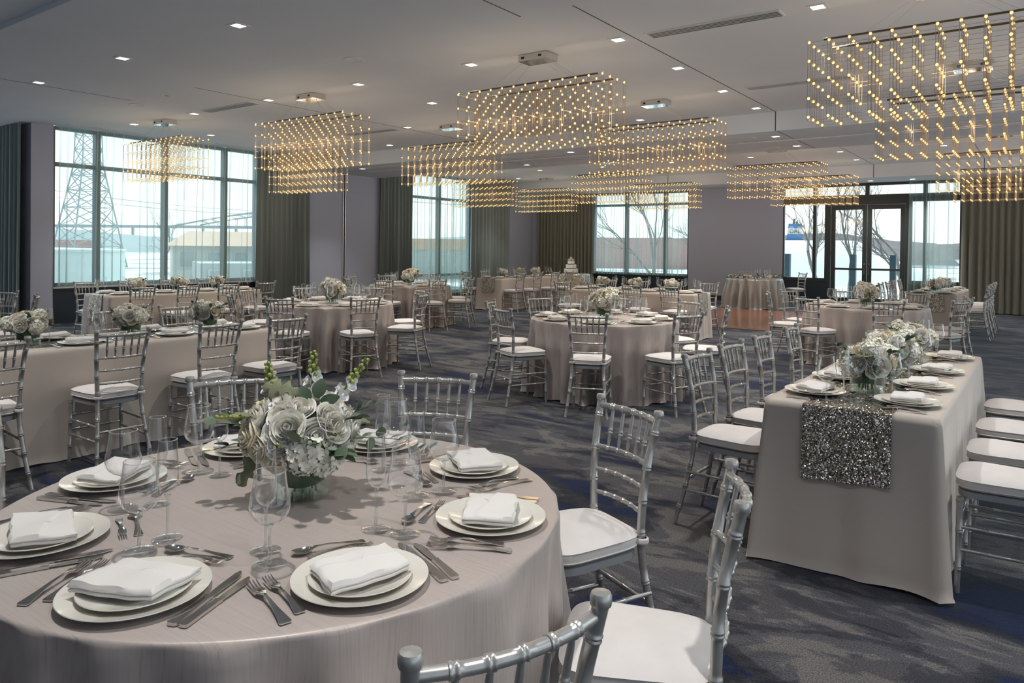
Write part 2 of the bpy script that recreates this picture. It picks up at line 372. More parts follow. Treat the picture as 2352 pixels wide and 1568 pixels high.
# glazed double door in its frame
fr = MB().box(-4.97, YF + .01, 0, -4.85, YF + .13, 2.869).box(-3.01, YF + .01, 0, -2.89, YF + .13, 2.869).box(-4.85, YF + .01, 2.76, -3.01, YF + .13, 2.869)
struct(fr, 'trim_6', 'frame')
def door(n, x0, x1, hx, lab):
    d = MB().box(x0, YF + .04, .01, x0 + .11, YF + .09, 2.755).box(x1 - .11, YF + .04, .01, x1, YF + .09, 2.755)
    d.box(x0 + .11, YF + .04, 2.63, x1 - .11, YF + .09, 2.755).box(x0 + .11, YF + .04, .01, x1 - .11, YF + .09, .24)
    d.box(x0 + .11, YF + .04, .99, x1 - .11, YF + .09, 1.045)
    o = struct(d, 'door_%d' % n, 'frame')
    MB().box(x0 + .105, YF + .062, .235, x1 - .105, YF + .068, 2.635).build('door_glass', 'pane', o, 0)
    h = MB().tube([(hx, YF + .038, .88), (hx, YF - .02, .88), (hx, YF - .02, 1.06), (hx, YF + .038, 1.06)], .011, 8)
    h.build('door_handle', 'darkmetal', o)
    MB().lathe([(.0, 0), (.022, 0), (.022, .012), (0, .012)], 16).build('lock', 'chrome', o, 40).matrix_world = Matrix.Translation((hx, YF + .038, 1.16)) @ Matrix.Rotation(pi / 2, 4, 'X')
    for z in (.3, 1.4, 2.4):
        MB().tube([((x0 - .004) if n == 1 else (x1 + .004), YF + .03, z), ((x0 - .004) if n == 1 else (x1 + .004), YF + .03, z + .1)], .009, 8).build('hinge', 'darkmetal', o)
    return o
door(1, -4.84, -3.935, -3.985, ''); door(2, -3.925, -3.02, -3.875, '')

# ------------------------------------------------------------------ drapes
def drape(name, label, cat, p0, p1, z0, z1, folds, amp, m, seed, group=None, taper=0.0, irregular=.5, res=10, latk=.55):
    r = random.Random(seed); p0 = Vector(p0); p1 = Vector(p1); d = p1 - p0; L = d.length; d.normalize(); nrm = Vector((-d.y, d.x))
    n = int(folds * res); ph = [r.uniform(-irregular, irregular) for _ in range(folds + 2)]; am = [r.uniform(.55, 1.25) for _ in range(folds + 2)]
    rows = 14; mb = MB()
    sway = [r.uniform(-1, 1) for _ in range(folds + 2)]
    def fn(u, v):
        k = u * folds; i = int(k); f = k - i
        ang = 2 * pi * k + lerp(ph[i], ph[i + 1], f) * 2.2
        A = amp * lerp(am[i], am[i + 1], f) * (.55 + .45 * (1 - v))
        off = A * sin(ang) + amp * .35 * sin(2 * ang + 1.3 + v * .6)
        lat = amp * latk * cos(ang) * (.4 + .6 * (1 - v)) + sway[i] * .02 * (1 - v)
        uu = u + (taper * (1 - v) * (u - .5) if taper else 0)
        q = p0 + d * (L * uu + lat) + nrm * off
        return (q.x, q.y, z0 + (z1 - z0) * v)
    mb.grid(fn, n, rows)
    return tag(mb.build(name, m, None, 180), label, cat, group)
drape('curtain', 'tall sage drape at far left edge beside the big window wall', 'curtain', (-17.2, 5.5), (-14.86, 5.5), .02, ZC - .01, 13, .06, 'curtain', 1)
drape('curtain', 'gathered sage drape closing the right end of the big left window', 'curtain', (XL + .13, 11.72), (XL + .13, 10.25), .02, ZS1 + .25, 11, .065, 'curtain', 2)
drape('curtain', 'dark sage drape left of the two-pane window on left wall', 'curtain', (XL + .13, 15.35), (XL + .13, 14.13), .02, ZC - .01, 9, .06, 'curtain', 3)
drape('curtain', 'sage drape between the two-pane window and the room corner', 'curtain', (XL + .13, 20.05), (XL + .13, 18.05), .02, ZC - .01, 11, .07, 'curtain', 4)
drape('curtain', 'olive drape in the corner left of the three-pane window', 'curtain', (-14.55, YF - .14), (-12.25, YF - .14), .02, ZS2 - .01, 17, .06, 'curtain_olive', 5)
drape('curtain', 'wide olive drape closing the far right end of the room', 'curtain', (-1.78, YF - .14), (1.6, YF - .14), .02, ZS2 - .01, 22, .075, 'curtain_olive', 6)
drape('sheer_curtain', 'sheer grey voile across the big four-pane left window', 'curtain', (XL + .075, 10.3), (XL + .075, 6.03), .70, ZC - .02, 20, .042, 'sheer', 7, irregular=1.6, res=14, latk=1.15)
drape('sheer_curtain', 'sheer voile across the narrow two-pane window on left wall', 'curtain', (XL + .055, 17.97), (XL + .055, 15.42), .02, ZC - .02, 18, .042, 'sheer', 8, irregular=1.6, res=14, latk=1.15)
drape('sheer_curtain', 'sheer voile across the three-pane window on far wall', 'curtain', (-12.3, YF - .075), (-9.0, YF - .075), .68, ZS2 - .01, 22, .040, 'sheer', 9, irregular=1.6, res=14, latk=1.15)
drape('sheer_curtain', 'sheer voile panel drawn beside the right leaf of the glazed door', 'curtain', (-2.95, YF - .06), (-1.84, YF - .06), .02, ZS2 - .01, 9, .042, 'sheer', 10, irregular=1.6, res=14, latk=1.15)

# ------------------------------------------------------------------ ceiling fittings
def downlight():
    t = thing('recessed_downlight', '', 'ceiling light')
    f = MB(); a, b_ = .085, .055
    f.box(-a, -a, -.006, a, -b_, 0).box(-a, b_, -.006, a, a, 0).box(-a, -b_, -.006, -b_, b_, 0).box(b_, -b_, -.006, a, b_, 0)
    f.build('trim_ring', 'whitetrim', t, 0)
    MB().box(-b_ + .001, -b_ + .001, -.0035, b_ - .001, b_ - .001, -.001).build('lens', 'led', t, 0)
    return Proto(t)
DLP = downlight()
DL = [(-6.48, 4.29, 3), (-8.75, 4.28, 3), (-11.02, 4.28, 3), (-11.46, 6.78, 3), (-13.39, 6.76, 3), (-13.39, 8.27, 3), (-9.43, 6.76, 3), (-7.49, 6.77, 3), (-5.56, 6.79, 3), (-3.63, 6.83, 3), (-1.68, 6.9, 3), (-1.68, 8.35, 3), (-3.6, 8.29, 3), (-7.52, 8.26, 3), (-9.41, 9.69, 3), (-11.38, 11.18, 3), (-3.61, 9.82, 3), (-3.62, 11.27, 3), (-5.55, 11.25, 3),
      (-13.33, 12.2, 1), (-7.49, 12.2, 1), (-9.46, 13.55, 1), (-3.62, 12.28, 1), (-3.63, 13.57, 1), (-11.41, 16.98, 3), (-13.37, 18.69, 3), (-9.53, 17.14, 3), (-7.58, 17.13, 3), (-5.61, 17.12, 3), (-3.67, 17.14, 3), (-3.67, 18.83, 3), (-1.73, 17.23, 3), (-1.75, 19.0, 3), (-3.75, 21.0, 2), (-2.78, 21.0, 2)]
ORD = ['first', 'second', 'third', 'fourth', 'fifth', 'sixth', 'seventh', 'eighth', 'ninth', 'tenth']
for x in (-11.02, -8.75, -6.48, -4.2, -1.93, .34, 2.6):
    for y in (4.29, 1.2):
        if x > -5 or y < 4: # added lamps, unseen: the grid carried on above and beside the viewer
            ld = bpy.data.lights.new('downlight_beam', 'SPOT'); ld.energy = 88.0; ld.color = (1.0, .985, .96); ld.spot_size = radians(92); ld.spot_blend = .9; ld.shadow_soft_size = .05
            lo = bpy.data.objects.new('downlight_beam', ld); COL.objects.link(lo); lo.location = (x, y, ZC - .08)
rows = {}
for d in DL: rows.setdefault((round(d[1] / 1.0), d[2]), []).append(d)
rown = {}
for i, k in enumerate(sorted(rows)): rown[k] = i
RN = ['nearest row, left of the front', 'row in line with the front chandeliers', 'row just behind the front chandeliers', 'row in line with the second chandeliers', 'row before the beam', 'front row under the beam', 'back row under the beam', 'row behind the beam', 'last row of the far bay', 'row over the doors']
for k in sorted(rows):
    l = sorted(rows[k])
    for i, d in enumerate(l):
        z = {3: ZC - (.0062 if d[1] < 5.63 else .0002), 1: ZS1 - .0002, 2: ZS2 - .0002}[d[2]]
        nm = RN[min(rown[k], 9)]
        ld = bpy.data.lights.new('downlight_beam', 'SPOT'); ld.energy = 88.0; ld.color = (1.0, .985, .96); ld.spot_size = radians(92); ld.spot_blend = .9; ld.shadow_soft_size = .05
        lo = bpy.data.objects.new('downlight_beam', ld); COL.objects.link(lo); lo.location = (d[0], d[1], z - .012)
        DLP.put((d[0], d[1], z), 0, 'small square ceiling downlight, %s from left in the %s' % (ORD[i], nm), 'recessed downlights')
def vent(x, y, z, L, label, rz=0):
    t = thing('linear_air_vent', label, 'air vent', (x, y, z), rz, 'linear ceiling vents'); h = L / 2; w = .11
    MB().box(-h, -w, -.008, h, -w + .022, 0).box(-h, w - .022, -.008, h, w, 0).box(-h, -w + .022, -.008, -h + .022, w - .022, 0).box(h - .022, -w + .022, -.008, h, w - .022, 0).build('frame', 'whitetrim', t, 0)
    MB().box(-h + .022, -w + .022, -.0012, h - .022, w - .022, -.0002).build('recess', 'slot', t, 0)
    s = MB()
    for i in range(4):
        y0 = -w + .052 + i * .0387; s.box(-h + .022, y0 - .006, -.0045, h - .022, y0 + .006, -.0013)
    s.build('slat', 'whitetrim', t, 0)
for x, y, z, l in [(-2.65, 6.88, ZC, 'nearest slatted ceiling vent, upper right before the front chandeliers'), (-2.63, 9.86, ZC, 'slatted ceiling vent behind the nearest one on the right'), (-10.46, 6.77, ZC, 'slatted ceiling vent beside the leftmost chandelier'), (-10.4, 9.73, ZC, 'slatted ceiling vent left of the middle, before the beam'),
                  (-12.5, 12.16, ZS1, 'slatted vent under the beam beside the left wall'), (-8.46, 12.2, ZS1, 'front slatted vent under the middle of the beam'), (-8.5, 13.55, ZS1, 'rear slatted vent under the middle of the beam'), (-4.6, 12.2, ZS1, 'front slatted vent under the right part of the beam'), (-4.6, 13.6, ZS1, 'rear slatted vent under the right part of the beam'), (-2.7, 18.76, ZC, 'slatted vent in the far bay, close to the doors')]:
    vent(x, y, z - .0002, 1.34, l)
vent(-14.45, 6.8, ZC - .0002, 1.4, 'long white slot vent over the left half of the big left window', pi / 2)
vent(-14.45, 9.66, ZC - .0002, 1.3, 'long white slot vent over the right half of the big left window', pi / 2)
for x, y, r, n, l in [(-11.5, 5.85, .12, 'ceiling_speaker', 'round white ceiling speaker at the left, near the big window'), (-6.56, 5.85, .12, 'ceiling_speaker', 'round ceiling speaker left of the central front chandelier'), (-2.62, 10.54, .06, 'smoke_detector', 'small round detector right of the rear slatted vent'), (-10.49, 17.06, .13, 'ceiling_speaker', 'round ceiling speaker in the far bay'), (-10.42, 5.75, .035, 'sprinkler_head', 'tiny sprinkler cover on the ceiling by the left slatted vent'), (-1.66, 10.57, .13, 'ceiling_speaker', 'round ceiling speaker behind the right front chandelier')]:
    t = thing(n, l, 'speaker' if r > .1 else 'detector', (x, y, ZC - .0002))
    MB().lathe([(r, 0), (r, -.006), (r * .86, -.010)], 32).build('rim', 'whitetrim', t)
    MB().lathe([(r * .86, -.010), (r * .8, -.006), (.0001, -.005)], 32).build('cover', 'ceil2', t)

# ------------------------------------------------------------------ chandeliers: 13 x 4 x 5 grids of small lamps
SP = .16
def chandelier(individual):
    t = thing('grid_chandelier', '', 'chandelier'); zt = 3.28
    xs = [(i - 6) * SP for i in range(13)]; ys = [(i - 1.5) * SP for i in range(4)]; zs = [zt - k * SP for k in range(5)]
    w = MB(); r = .0027
    for x in xs:
        for y in ys:
            for o in (-.011, .011): w.tube([(x + o, y, zs[-1] - .02), (x + o, y, zt + .012)], r, 4, False)
            w.tube([(x - .011, y, zs[-1] - .02), (x - .006, y, zs[-1] - .028), (x + .006, y, zs[-1] - .028), (x + .011, y, zs[-1] - .02)], r, 4, False)
            w.tube([(x - .011, y, zt + .012), (x - .006, y, zt + .019), (x + .006, y, zt + .019), (x + .011, y, zt + .012)], r, 4, False)
        for z in zs: w.tube([(x, ys[0], z), (x, ys[-1], z)], r, 4, False)
    for z in zs:
        for y in ys: w.tube([(xs[0], y, z), (xs[-1], y, z)], r * .8, 4, False)
    w.build('wire_grid', 'wire', t, 0)
    for y in (ys[0] + .08, ys[-1] - .08): MB().tube([(xs[1] - .06, y, zt + .03), (xs[-1] - .1, y, zt + .03)], .011, 8).build('support_bar', 'darkmetal', t)
    cz = ZC - .0005
    MB().box(-.19, -.115, cz - .075, .19, .115, cz).build('canopy', 'chrome', t, 0)
    v = MB()
    for x in (-.13, .1): v.box(x - .02, -.1165, cz - .05, x + .02, -.1155, cz - .025)
    v.build('canopy_slot', 'slot', t, 0)
    for sx in (-1, 1):
        for sy in (-1, 1): MB().tube([(sx * .15, sy * .07, cz - .075), (sx * .55, sy * .16, zt + .03)], .0016, 4).build('suspension_cable', 'alu', t)
    MB().tube([(.12, 0, cz - .075), (.2, .02, cz - .18), (.33, .05, cz - .24), (.4, .08, zt + .03)], .0035, 6).build('power_cord', 'whitetrim', t)
    pts = [(x, y, z) for x in xs for y in ys for z in zs]
    return t, pts
BULB = MB().sphere((0, 0, 0), .0138, 8, 6).build('bulb', 'bulb', None, 180)
BULB_ME = BULB.data; bpy.data.objects.remove(BULB)
CX = [-12.54, -8.6, -4.66, -.72]; CYs = [6.87, 9.95, 15.9, 19.0]
RW = ['front row', 'second row', 'third row, beyond the beam,', 'last row']; CN = ['leftmost', 'second from left', 'second from right', 'rightmost']
base, PTS = chandelier(False); index_kids(); used = False
for r, y in enumerate(CYs):
    for cx_, x in enumerate(CX):
        o = copy_tree(base) if used else base; used = True
        o.location = (x, y, 0); o['label'] = 'rectangular chandelier of warm lamps, %s in the %s' % (CN[cx_], RW[r]); o['group'] = 'grid chandeliers'
        pts = sorted(PTS, key=lambda p: hypot(p[0] + x, p[1] + y, p[2] - CH))
        near = (r == 0 or (r == 1 and cx_ > 0))
        if near:
            for p in pts[:100]:
                b_ = bpy.data.objects.new('bulb', BULB_ME); COL.objects.link(b_); b_.parent = o; b_.location = p
            pts = pts[100:]
        mb = MB()
        for p in pts: mb.sphere(p, .0138, 8, 6)
        b_ = mb.build('small_lamps', 'bulb', o, 180); b_['kind'] = 'stuff'
        for q in range(9):
            ld = bpy.data.lights.new('chandelier_light', 'POINT'); ld.energy = 1.3 if q < 6 else .6; ld.color = (1.0, .76, .52); ld.shadow_soft_size = .12
            lo = bpy.data.objects.new('chandelier_light', ld); COL.objects.link(lo); lo.location = (x + (q - 2.5) * .33, y + (.06 if q % 2 else -.06), 2.47) if q < 6 else (x + (q - 7) * .64, y, 2.96)

# ------------------------------------------------------------------ chiavari chair (front towards +y, origin on the floor under the seat)
def cat(pts, t):
    n = len(pts) - 1; k = min(int(t * n), n - 1); f = t * n - k
    p = [Vector(pts[max(k - 1, 0)]), Vector(pts[k]), Vector(pts[k + 1]), Vector(pts[min(k + 2, n)])]
    return .5 * ((2 * p[1]) + (p[2] - p[0]) * f + (2 * p[0] - 5 * p[1] + 4 * p[2] - p[3]) * f * f + (3 * p[1] - p[0] - 3 * p[2] + p[3]) * f ** 3)
def bamboo(pts, r, rings, n=10, bump=.0022, w=.0042, taper=None, pair=True):
    """a turned rod with the bands of a bamboo cane at the given fractions of its length"""
    L = sum((Vector(a) - Vector(b)).length for a, b in zip(pts, pts[1:])); st = set()
    k = 14 if len(pts) > 2 else 4
    for i in range(k + 1): st.add(round(i / k, 5))
    rs = []
    for q in rings:
        for o in ((-w * 1.1, w * 1.1) if pair else (0,)):
            c = q + o / L; rs.append(c)
            for d in (-w, -w * .45, w * .45, w): st.add(round(c + d / L, 5))
    st = sorted(s for s in st if 0 <= s <= 1)
    rad = []
    for s in st:
        d = min([abs(s - c) * L for c in rs] or [9])
        rr = r * (taper(s) if taper else 1)
        rad.append(rr + (bump if d < w * .6 else 0))
    return MB().tube([cat(pts, s) for s in st], rad, n)
def make_chair():
    t = thing('chiavari_chair', '', 'chair')
    for sx in (-1, 1):
        post = [(sx * .182, -.275, 0), (sx * .156, -.222, .22), (sx * .141, -.185, .45), (sx * .152, -.192, .70), (sx * .170, -.232, .905)]
        b = bamboo(post, .0142, (.13, .25, .37, .55, .66, .78, .91), 12, taper=lambda s: .82 + .18 * min(1, s * 2.2))
        b.lathe([(.0, .0), (.0165, 0), (.0185, .004), (.0185, .016), (.016, .022), (.0, .024)], 12, (sx * .170, -.232, .903))
        b.build('back_post', 'silver', t, 50)
        bamboo([(sx * .172, .172, 0), (sx * .166, .165, .42)], .0138, (.3, .62, .93), 12, taper=lambda s: .8 + .2 * s).build('leg', 'silver', t, 50)
    def rail(z, xw, yb, bow, r, name, pair=False):
        pts = [(xw * u, yb - bow * (1 - u * u), z) for u in (-1, -.6, -.2, .2, .6, 1)]
        bamboo(pts, r, [(i + 1) / 6 for i in range(5)], 10, .0024, .0042, pair=pair).build(name, 'silver', t, 50)
        return lambda u: (xw * u, yb - bow * (1 - u * u), z)
    a = rail(.885, .161, -.227, .03, .0115, 'top_rail', True)
    b_ = rail(.735, .150, -.197, .03, .0086, 'back_rail')
    for i in range(5):
        u = (i + 1) / 3 - 1; u = u
        p = Vector(a(u * .98)); q = Vector(b_(u * .98))
        bamboo([tuple(q), tuple(p)], .0074, (.42,), 10, .0022, .004, taper=lambda s: (.62 + .38 * sin(pi * min(1, max(0, s)))) if s > .42 else (.62 + .38 * sin(pi * s / .84))).build('spindle', 'silver', t, 50)
    rail(.650, .145, -.189, .028, .0074, 'back_rail'); rail(.565, .141, -.186, .026, .0074, 'back_rail')
    for z in (.19, .29):
        for sx in (-1, 1): bamboo([(sx * .170, .168, z), (sx * .158, -.215, z)], .008, (.33, .66), 8, .0022, .0042, pair=False).build('stretcher', 'silver', t, 50)
    for z in (.22, .32): bamboo([(-.168, .168, z), (.168, .168, z)], .008, (.25, .5, .75), 8, .0022, .0042, pair=False).build('stretcher', 'silver', t, 50)
    bamboo([(-.155, -.215, .25), (.155, -.215, .25)], .008, (.25, .5, .75), 8, .0022, .0042, pair=False).build('stretcher', 'silver', t, 50)
    def outline(s, grow=0.0, n=56):
        out = []
        for k in range(n):
            a_ = 2 * pi * k / n; c_, s_ = cos(a_), sin(a_); e = .42
            x = abs(c_) ** e * (1 if c_ > 0 else -1); y = abs(s_) ** e * (1 if s_ > 0 else -1)
            wx = lerp(.158, .186, (y + 1) / 2) + grow
            out.append((x * wx * s, y * (.186 + grow) * s - .002))
        return out
    MB().loft([[(x, y, z) for x, y in outline(1, g)] for z, g in ((.418, -.012), (.422, -.004), (.446, -.004), (.450, -.010))]).build('seat', 'seatboard', t, 40)
    rings = []
    for z, g in ((.452, -.016), (.455, -.004), (.462, .002), (.4645, .006), (.467, .002), (.484, .0045), (.494, .003), (.4965, .006), (.499, .001), (.5045, -.008), (.5095, -.022), (.516, -.05)):
        rings.append([(x, y, z) for x, y in outline(1, g)])
    for s, z in ((.62, .5205), (.3, .523), (.08, .5235)): rings.append([(x, y, z) for x, y in outline(s, -.03)])
    MB().loft(rings).build('cushion', 'cushion', t, 60)
    for sx in (-1, 1):
        MB().lathe([(.0175, .462), (.024, .464), (.026, .472), (.024, .482), (.0175, .484)], 12, (sx * .1415, -.187, 0)).build('cushion_tie', 'cushion', t, 60)
    return Proto(t)
CHAIR = make_chair()
def place_chair(x, y, face, label, group):
    return CHAIR.put((x, y, 0), face - pi / 2, label, group)

# ------------------------------------------------------------------ cloths and tables
ZT = .765
def smooth(t): return t * t * (3 - 2 * t)
def round_table(cx_, cy_, R, name, phase, mt='cloth', flare=.026, amp=.08, seed=0, NF=24, chairs=True):
    t = thing('round_table', 'round table hidden under the floor-length cloth, %s' % name, 'table', (cx_, cy_, 0), 0)
    MB().lathe([(0, .735), (R - .012, .735), (R - .008, .74), (R - .008, .755), (0, .7555)], 48).build('tabletop', 'base', t)
    MB().lathe([(.25, .004), (.25, .03), (.05, .06), (.05, .735)], 24).build('pedestal', 'base', t)
    r = random.Random(seed); m = MB(); N = 256; rings = []
    off = [r.uniform(-.9, .9) for _ in range(NF + 1)]; am = [r.uniform(.45, 1.35) for _ in range(NF + 1)]; off[NF] = off[0]; am[NF] = am[0]
    def ring(s, z): return [(cx_ + R * s * cos(2 * pi * k / N), cy_ + R * s * sin(2 * pi * k / N), z) for k in range(N)]
    for s in (.25, .5, .75, .9, .97): rings.append(ring(s, ZT))
    rings = [ring(.02, ZT)] + rings
    rows = 26
    for i in range(rows + 1):
        v = i / rows; q = []
        for k in range(N):
            th = 2 * pi * k / N; p = (th - phase) / (2 * pi) * NF; j = math.floor(p) % NF; f = p - math.floor(p)
            g = v ** .8
            ph = p * 2 * pi + lerp(off[j], off[j + 1], f) * .8 + .35 * sin(3 * th + seed) * v
            w = 1 - 2 * (.5 + .5 * cos(ph + pi)) ** 1.4
            a = amp * lerp(am[j], am[j + 1], f); fl = flare
            if chairs:                      # where a chair is pushed up the cloth is pressed flat
                dt = abs(((math.degrees(th - phase) + 22.5) % 45) - 22.5); kk = .26 + .74 * smooth(min(1, max(0, (dt - 10) / 8))); fl *= kk
            if chairs and w < 0: w *= kk
            if i < 3: rr = R * (1 - .012 * (1 - i / 3) ** 2); z = ZT - .012 * (i / 3) ** 2
            else:
                rr = R + fl * g - (a * w) * smooth(min(1, v * 1.25)) + .010 * sin(11 * th + v * 5 + seed) * v
                z = lerp(ZT - .012, .006, (i - 3) / (rows - 3))
                if i == rows: rr += .012 * (1 + sin(7 * th + seed)); z = .006 + .012 * max(0, sin(9 * th + seed))
            q.append((cx_ + rr * cos(th), cy_ + rr * sin(th), z))
        rings.append(q)
    m.loft(rings, True, True, False)
    return tag(m.build('tablecloth', mt, None, 180), 'floor-length %s cloth with deep folds draping the %s' % ('champagne satin' if mt == 'cloth_satin' else 'taupe', name), 'tablecloth')
def long_table(x0, x1, y0, y1, name, seed=0, mt='cloth_long', corner=.02):
    t = thing('long_table', 'rectangular table hidden under the cloth, %s' % name, 'table', ((x0 + x1) / 2, (y0 + y1) / 2, 0), 0)
    hx, hy = (x1 - x0) / 2, (y1 - y0) / 2; cx_, cy_ = (x0 + x1) / 2, (y0 + y1) / 2
    MB().box(-hx + .012, -hy + .012, .735, hx - .012, hy - .012, .757).build('tabletop', 'base', t, 0)
    for sx in (-1, 1):
        for sy in (-1, 1): MB().tube([(sx * (hx - .08), sy * (hy - .2), .004), (sx * (hx - .08), sy * (hy - .2), .735)], .02, 8).build('leg', 'base', t)
    P = []                         # perimeter points with outward direction and a corner weight
    def side(a, b_, n, nrm):
        for i in range(n): P.append((lerp(a[0], b_[0], i / n), lerp(a[1], b_[1], i / n), nrm))
    c = .012; nl = int(hy * 2 / .02); ns = int(hx * 2 / .02)
    side((hx, -hy + c), (hx, hy - c), nl, 0); side((hx - c, hy), (-hx + c, hy), ns, pi / 2)
    side((-hx, hy - c), (-hx, -hy + c), nl, pi); side((-hx + c, -hy), (hx - c, -hy), ns, 1.5 * pi)
    r = random.Random(seed); rows = 24; rings = []; k1 = [r.uniform(0, 6) for _ in range(6)]
    for s in (.3, .7, .93): rings.append([(cx_ + p[0] * s, cy_ + p[1] * s, ZT) for p in P])
    for i in range(rows + 1):
        v = i / rows; q = []
        for x, y, n in P:
            dx = min(1, max(0, 1 - (hx - abs(x)) / .16)); dy = min(1, max(0, 1 - (hy - abs(y)) / .16)); cw = dx * dy
            s_ = x if abs(sin(n)) > .5 else y
            fold = .011 * sin(s_ * 17 + k1[0] + n) * sin(s_ * 5.3 + k1[1]) + .006 * sin(s_ * 41 + k1[2]) * (0.4 if abs(sin(n)) > .5 else 1)
            g = smooth(min(1, v * 1.1)); ls = (hx > hy) == (abs(sin(n)) > .5); o = (.012 if ls else .035) * v + fold * g * (.55 if ls else 1)
            cn = atan2(y, x); ox = cos(n) * o; oy = sin(n) * o
            cf = cw * cw * (corner * v)
            ox += (1 if x > 0 else -1) * cf * .75; oy += (1 if y > 0 else -1) * cf * .75
            z = lerp(ZT, .006, v)
            if i == 0: ox = -cos(n) * .006; oy = -sin(n) * .006; z = ZT
            if i == rows: z = .006 + .014 * max(0, sin(s_ * 9 + k1[3])); ox += cos(n) * .006; oy += sin(n) * .006
            q.append((cx_ + x + ox, cy_ + y + oy, z))
        rings.append(q)
    m = MB(); m.loft(rings, True, True, False)
    return tag(m.build('tablecloth', mt, None, 180), 'floor-length taupe cloth draping the %s' % name, 'tablecloth')
def runner(x0, x1, y0, y1, axis, name, w=.19, drop=.33):
    m = MB(); cx_, cy_ = (x0 + x1) / 2, (y0 + y1) / 2; r = random.Random(int(abs(x0 * 100)))
    a0, a1, c = (y0, y1, cx_) if axis == 'y' else (x0, x1, cy_)
    prof = []
    for i in range(13): d = drop * (1 - i / 12); prof.append((a0 - .010 - .042 * d / .76, ZT - d))
    prof += [(a0 + .004, ZT + .003)] + [(lerp(a0, a1, i / 30), ZT + .003) for i in range(1, 30)] + [(a1 - .004, ZT + .003)]
    for i in range(13): d = drop * i / 12; prof.append((a1 + .010 + .042 * d / .76, ZT - d))
    rings = []
    for side_ in (0, 1):
        pass
    nu = 14
    def P(i, u, th):
        a, z = prof[i]; e = (u - .5) * 2 * w; top = 13 <= i < len(prof) - 13
        rip = 0 if top else .004 * (1 + sin(e * 40 + a * 9)) * (1 - z / ZT) * 2
        s = -1 if i < 13 else 1
        aa = a + (s * (rip + th) if not top else 0); zz = z + (th if top else (.022 * (u - .5) if z < ZT - drop * .9 else 0))
        return (c + e, aa, zz) if axis == 'y' else (aa, c + e, zz)
    vs = [P(i, j / nu, 0.0) for i in range(len(prof)) for j in range(nu + 1)] + [P(i, j / nu, .0022) for i in range(len(prof)) for j in range(nu + 1)]
    n = len(prof); K = nu + 1; fs = []
    for i in range(n - 1):
        for j in range(nu):
            q = (i * K + j, i * K + j + 1, (i + 1) * K + j + 1, (i + 1) * K + j); fs.append(q); fs.append(tuple(reversed([t + n * K for t in q])))
        for j in (0, nu): fs.append((i * K + j, (i + 1) * K + j, (i + 1) * K + j + n * K, i * K + j + n * K))
    for i in (0, n - 1):
        for j in range(nu): fs.append((i * K + j, i * K + j + 1, i * K + j + 1 + n * K, i * K + j + n * K))
    m.add(vs, fs)
    return tag(m.build('table_runner', 'sequin', None, 60), 'silver sequin runner lying along the %s, its ends hanging down' % name, 'table runner')

# ------------------------------------------------------------------ place-setting pieces
def plate_proto(name, R, well, h, catg):
    prof = [(.0, .004), (well * .55, .004), (well, .0045), (well + .006, .0065), (R * .93, h - .003), (R - .001, h), (R, h - .0015), (R - .003, h - .004), (well + .01, .003), (well - .004, .0), (well * .9, .0), (well * .88, .0015), (0, .0015)]
    return Proto(tag(MB().lathe(prof, 56).build(name, 'china', None, 40), '', catg))
CHARGER = plate_proto('charger_plate', .146, .098, .018, 'plate'); SALAD = plate_proto('salad_plate', .110, .068, .015, 'plate')
def napkin():
    hw, hd = .094, .066; m = MB()
    def outl(g, n=20, shear=.012):
        pts = []
        for a, b_ in (((-1, -1), (1, -1)), ((1, -1), (1, 1)), ((1, 1), (-1, 1)), ((-1, 1), (-1, -1))):
            for i in range(n):
                x, y = lerp(a[0], b_[0], i / n), lerp(a[1], b_[1], i / n)
                pts.append((x * (hw + g) + shear * y + .002 * sin(y * 5), y * (hd + g) + .0022 * sin(x * 7 + 1)))
        return pts
    def hgt(x, y):
        f = .0205 + .003 * sin(x * 23 + y * 31) + .0015 * sin(x * 60 - y * 20)
        st = .0042 / (1 + math.exp(-(x * .35 + y - .018) * -900 * .6)) if True else 0
        return f + (.0045 if (y + .25 * x) < .016 else 0) - .004 * max(0, abs(x) / hw - .75) * 2 - .002 * max(0, abs(y) / hd - .8)
    rings = []
    for z, g in ((.0, -.008), (.001, -.002), (.006, .0), (.0085, -.0015), (.0095, -.0045), (.0105, -.001), (.014, .001), (.017, -.0005)):
        rings.append([(x, y, z + .0015 * sin(x * 40 + y * 25)) for x, y in outl(g)])
    rings[0] = [(x, y, 0) for x, y, z in rings[0]]
    for s in (.97, .9, .8, .65, .5, .35, .2, .06):
        rings.append([(x * s, y * s, hgt(x * s, y * s)) for x, y in outl(-.002)])
    m.loft(rings); return Proto(tag(m.build('napkin', 'napkin', None, 55), '', 'napkin'))
NAPKIN = napkin()
def ribbon(m, st, t, nx=6):
    """st: stations (x along, y centre, half width, z, concavity); a solid strip t thick"""
    rings = []
    for x, y, w, z, c in st:
        top = [(x, y + w * (2 * i / nx - 1), z + c * (2 * i / nx - 1) ** 2 + t) for i in range(nx + 1)]
        bot = [(x, y + w * .96 * (2 * i / nx - 1), z + c * (2 * i / nx - 1) ** 2) for i in range(nx, -1, -1)]
        rings.append(top + bot)
    return m.loft(rings)
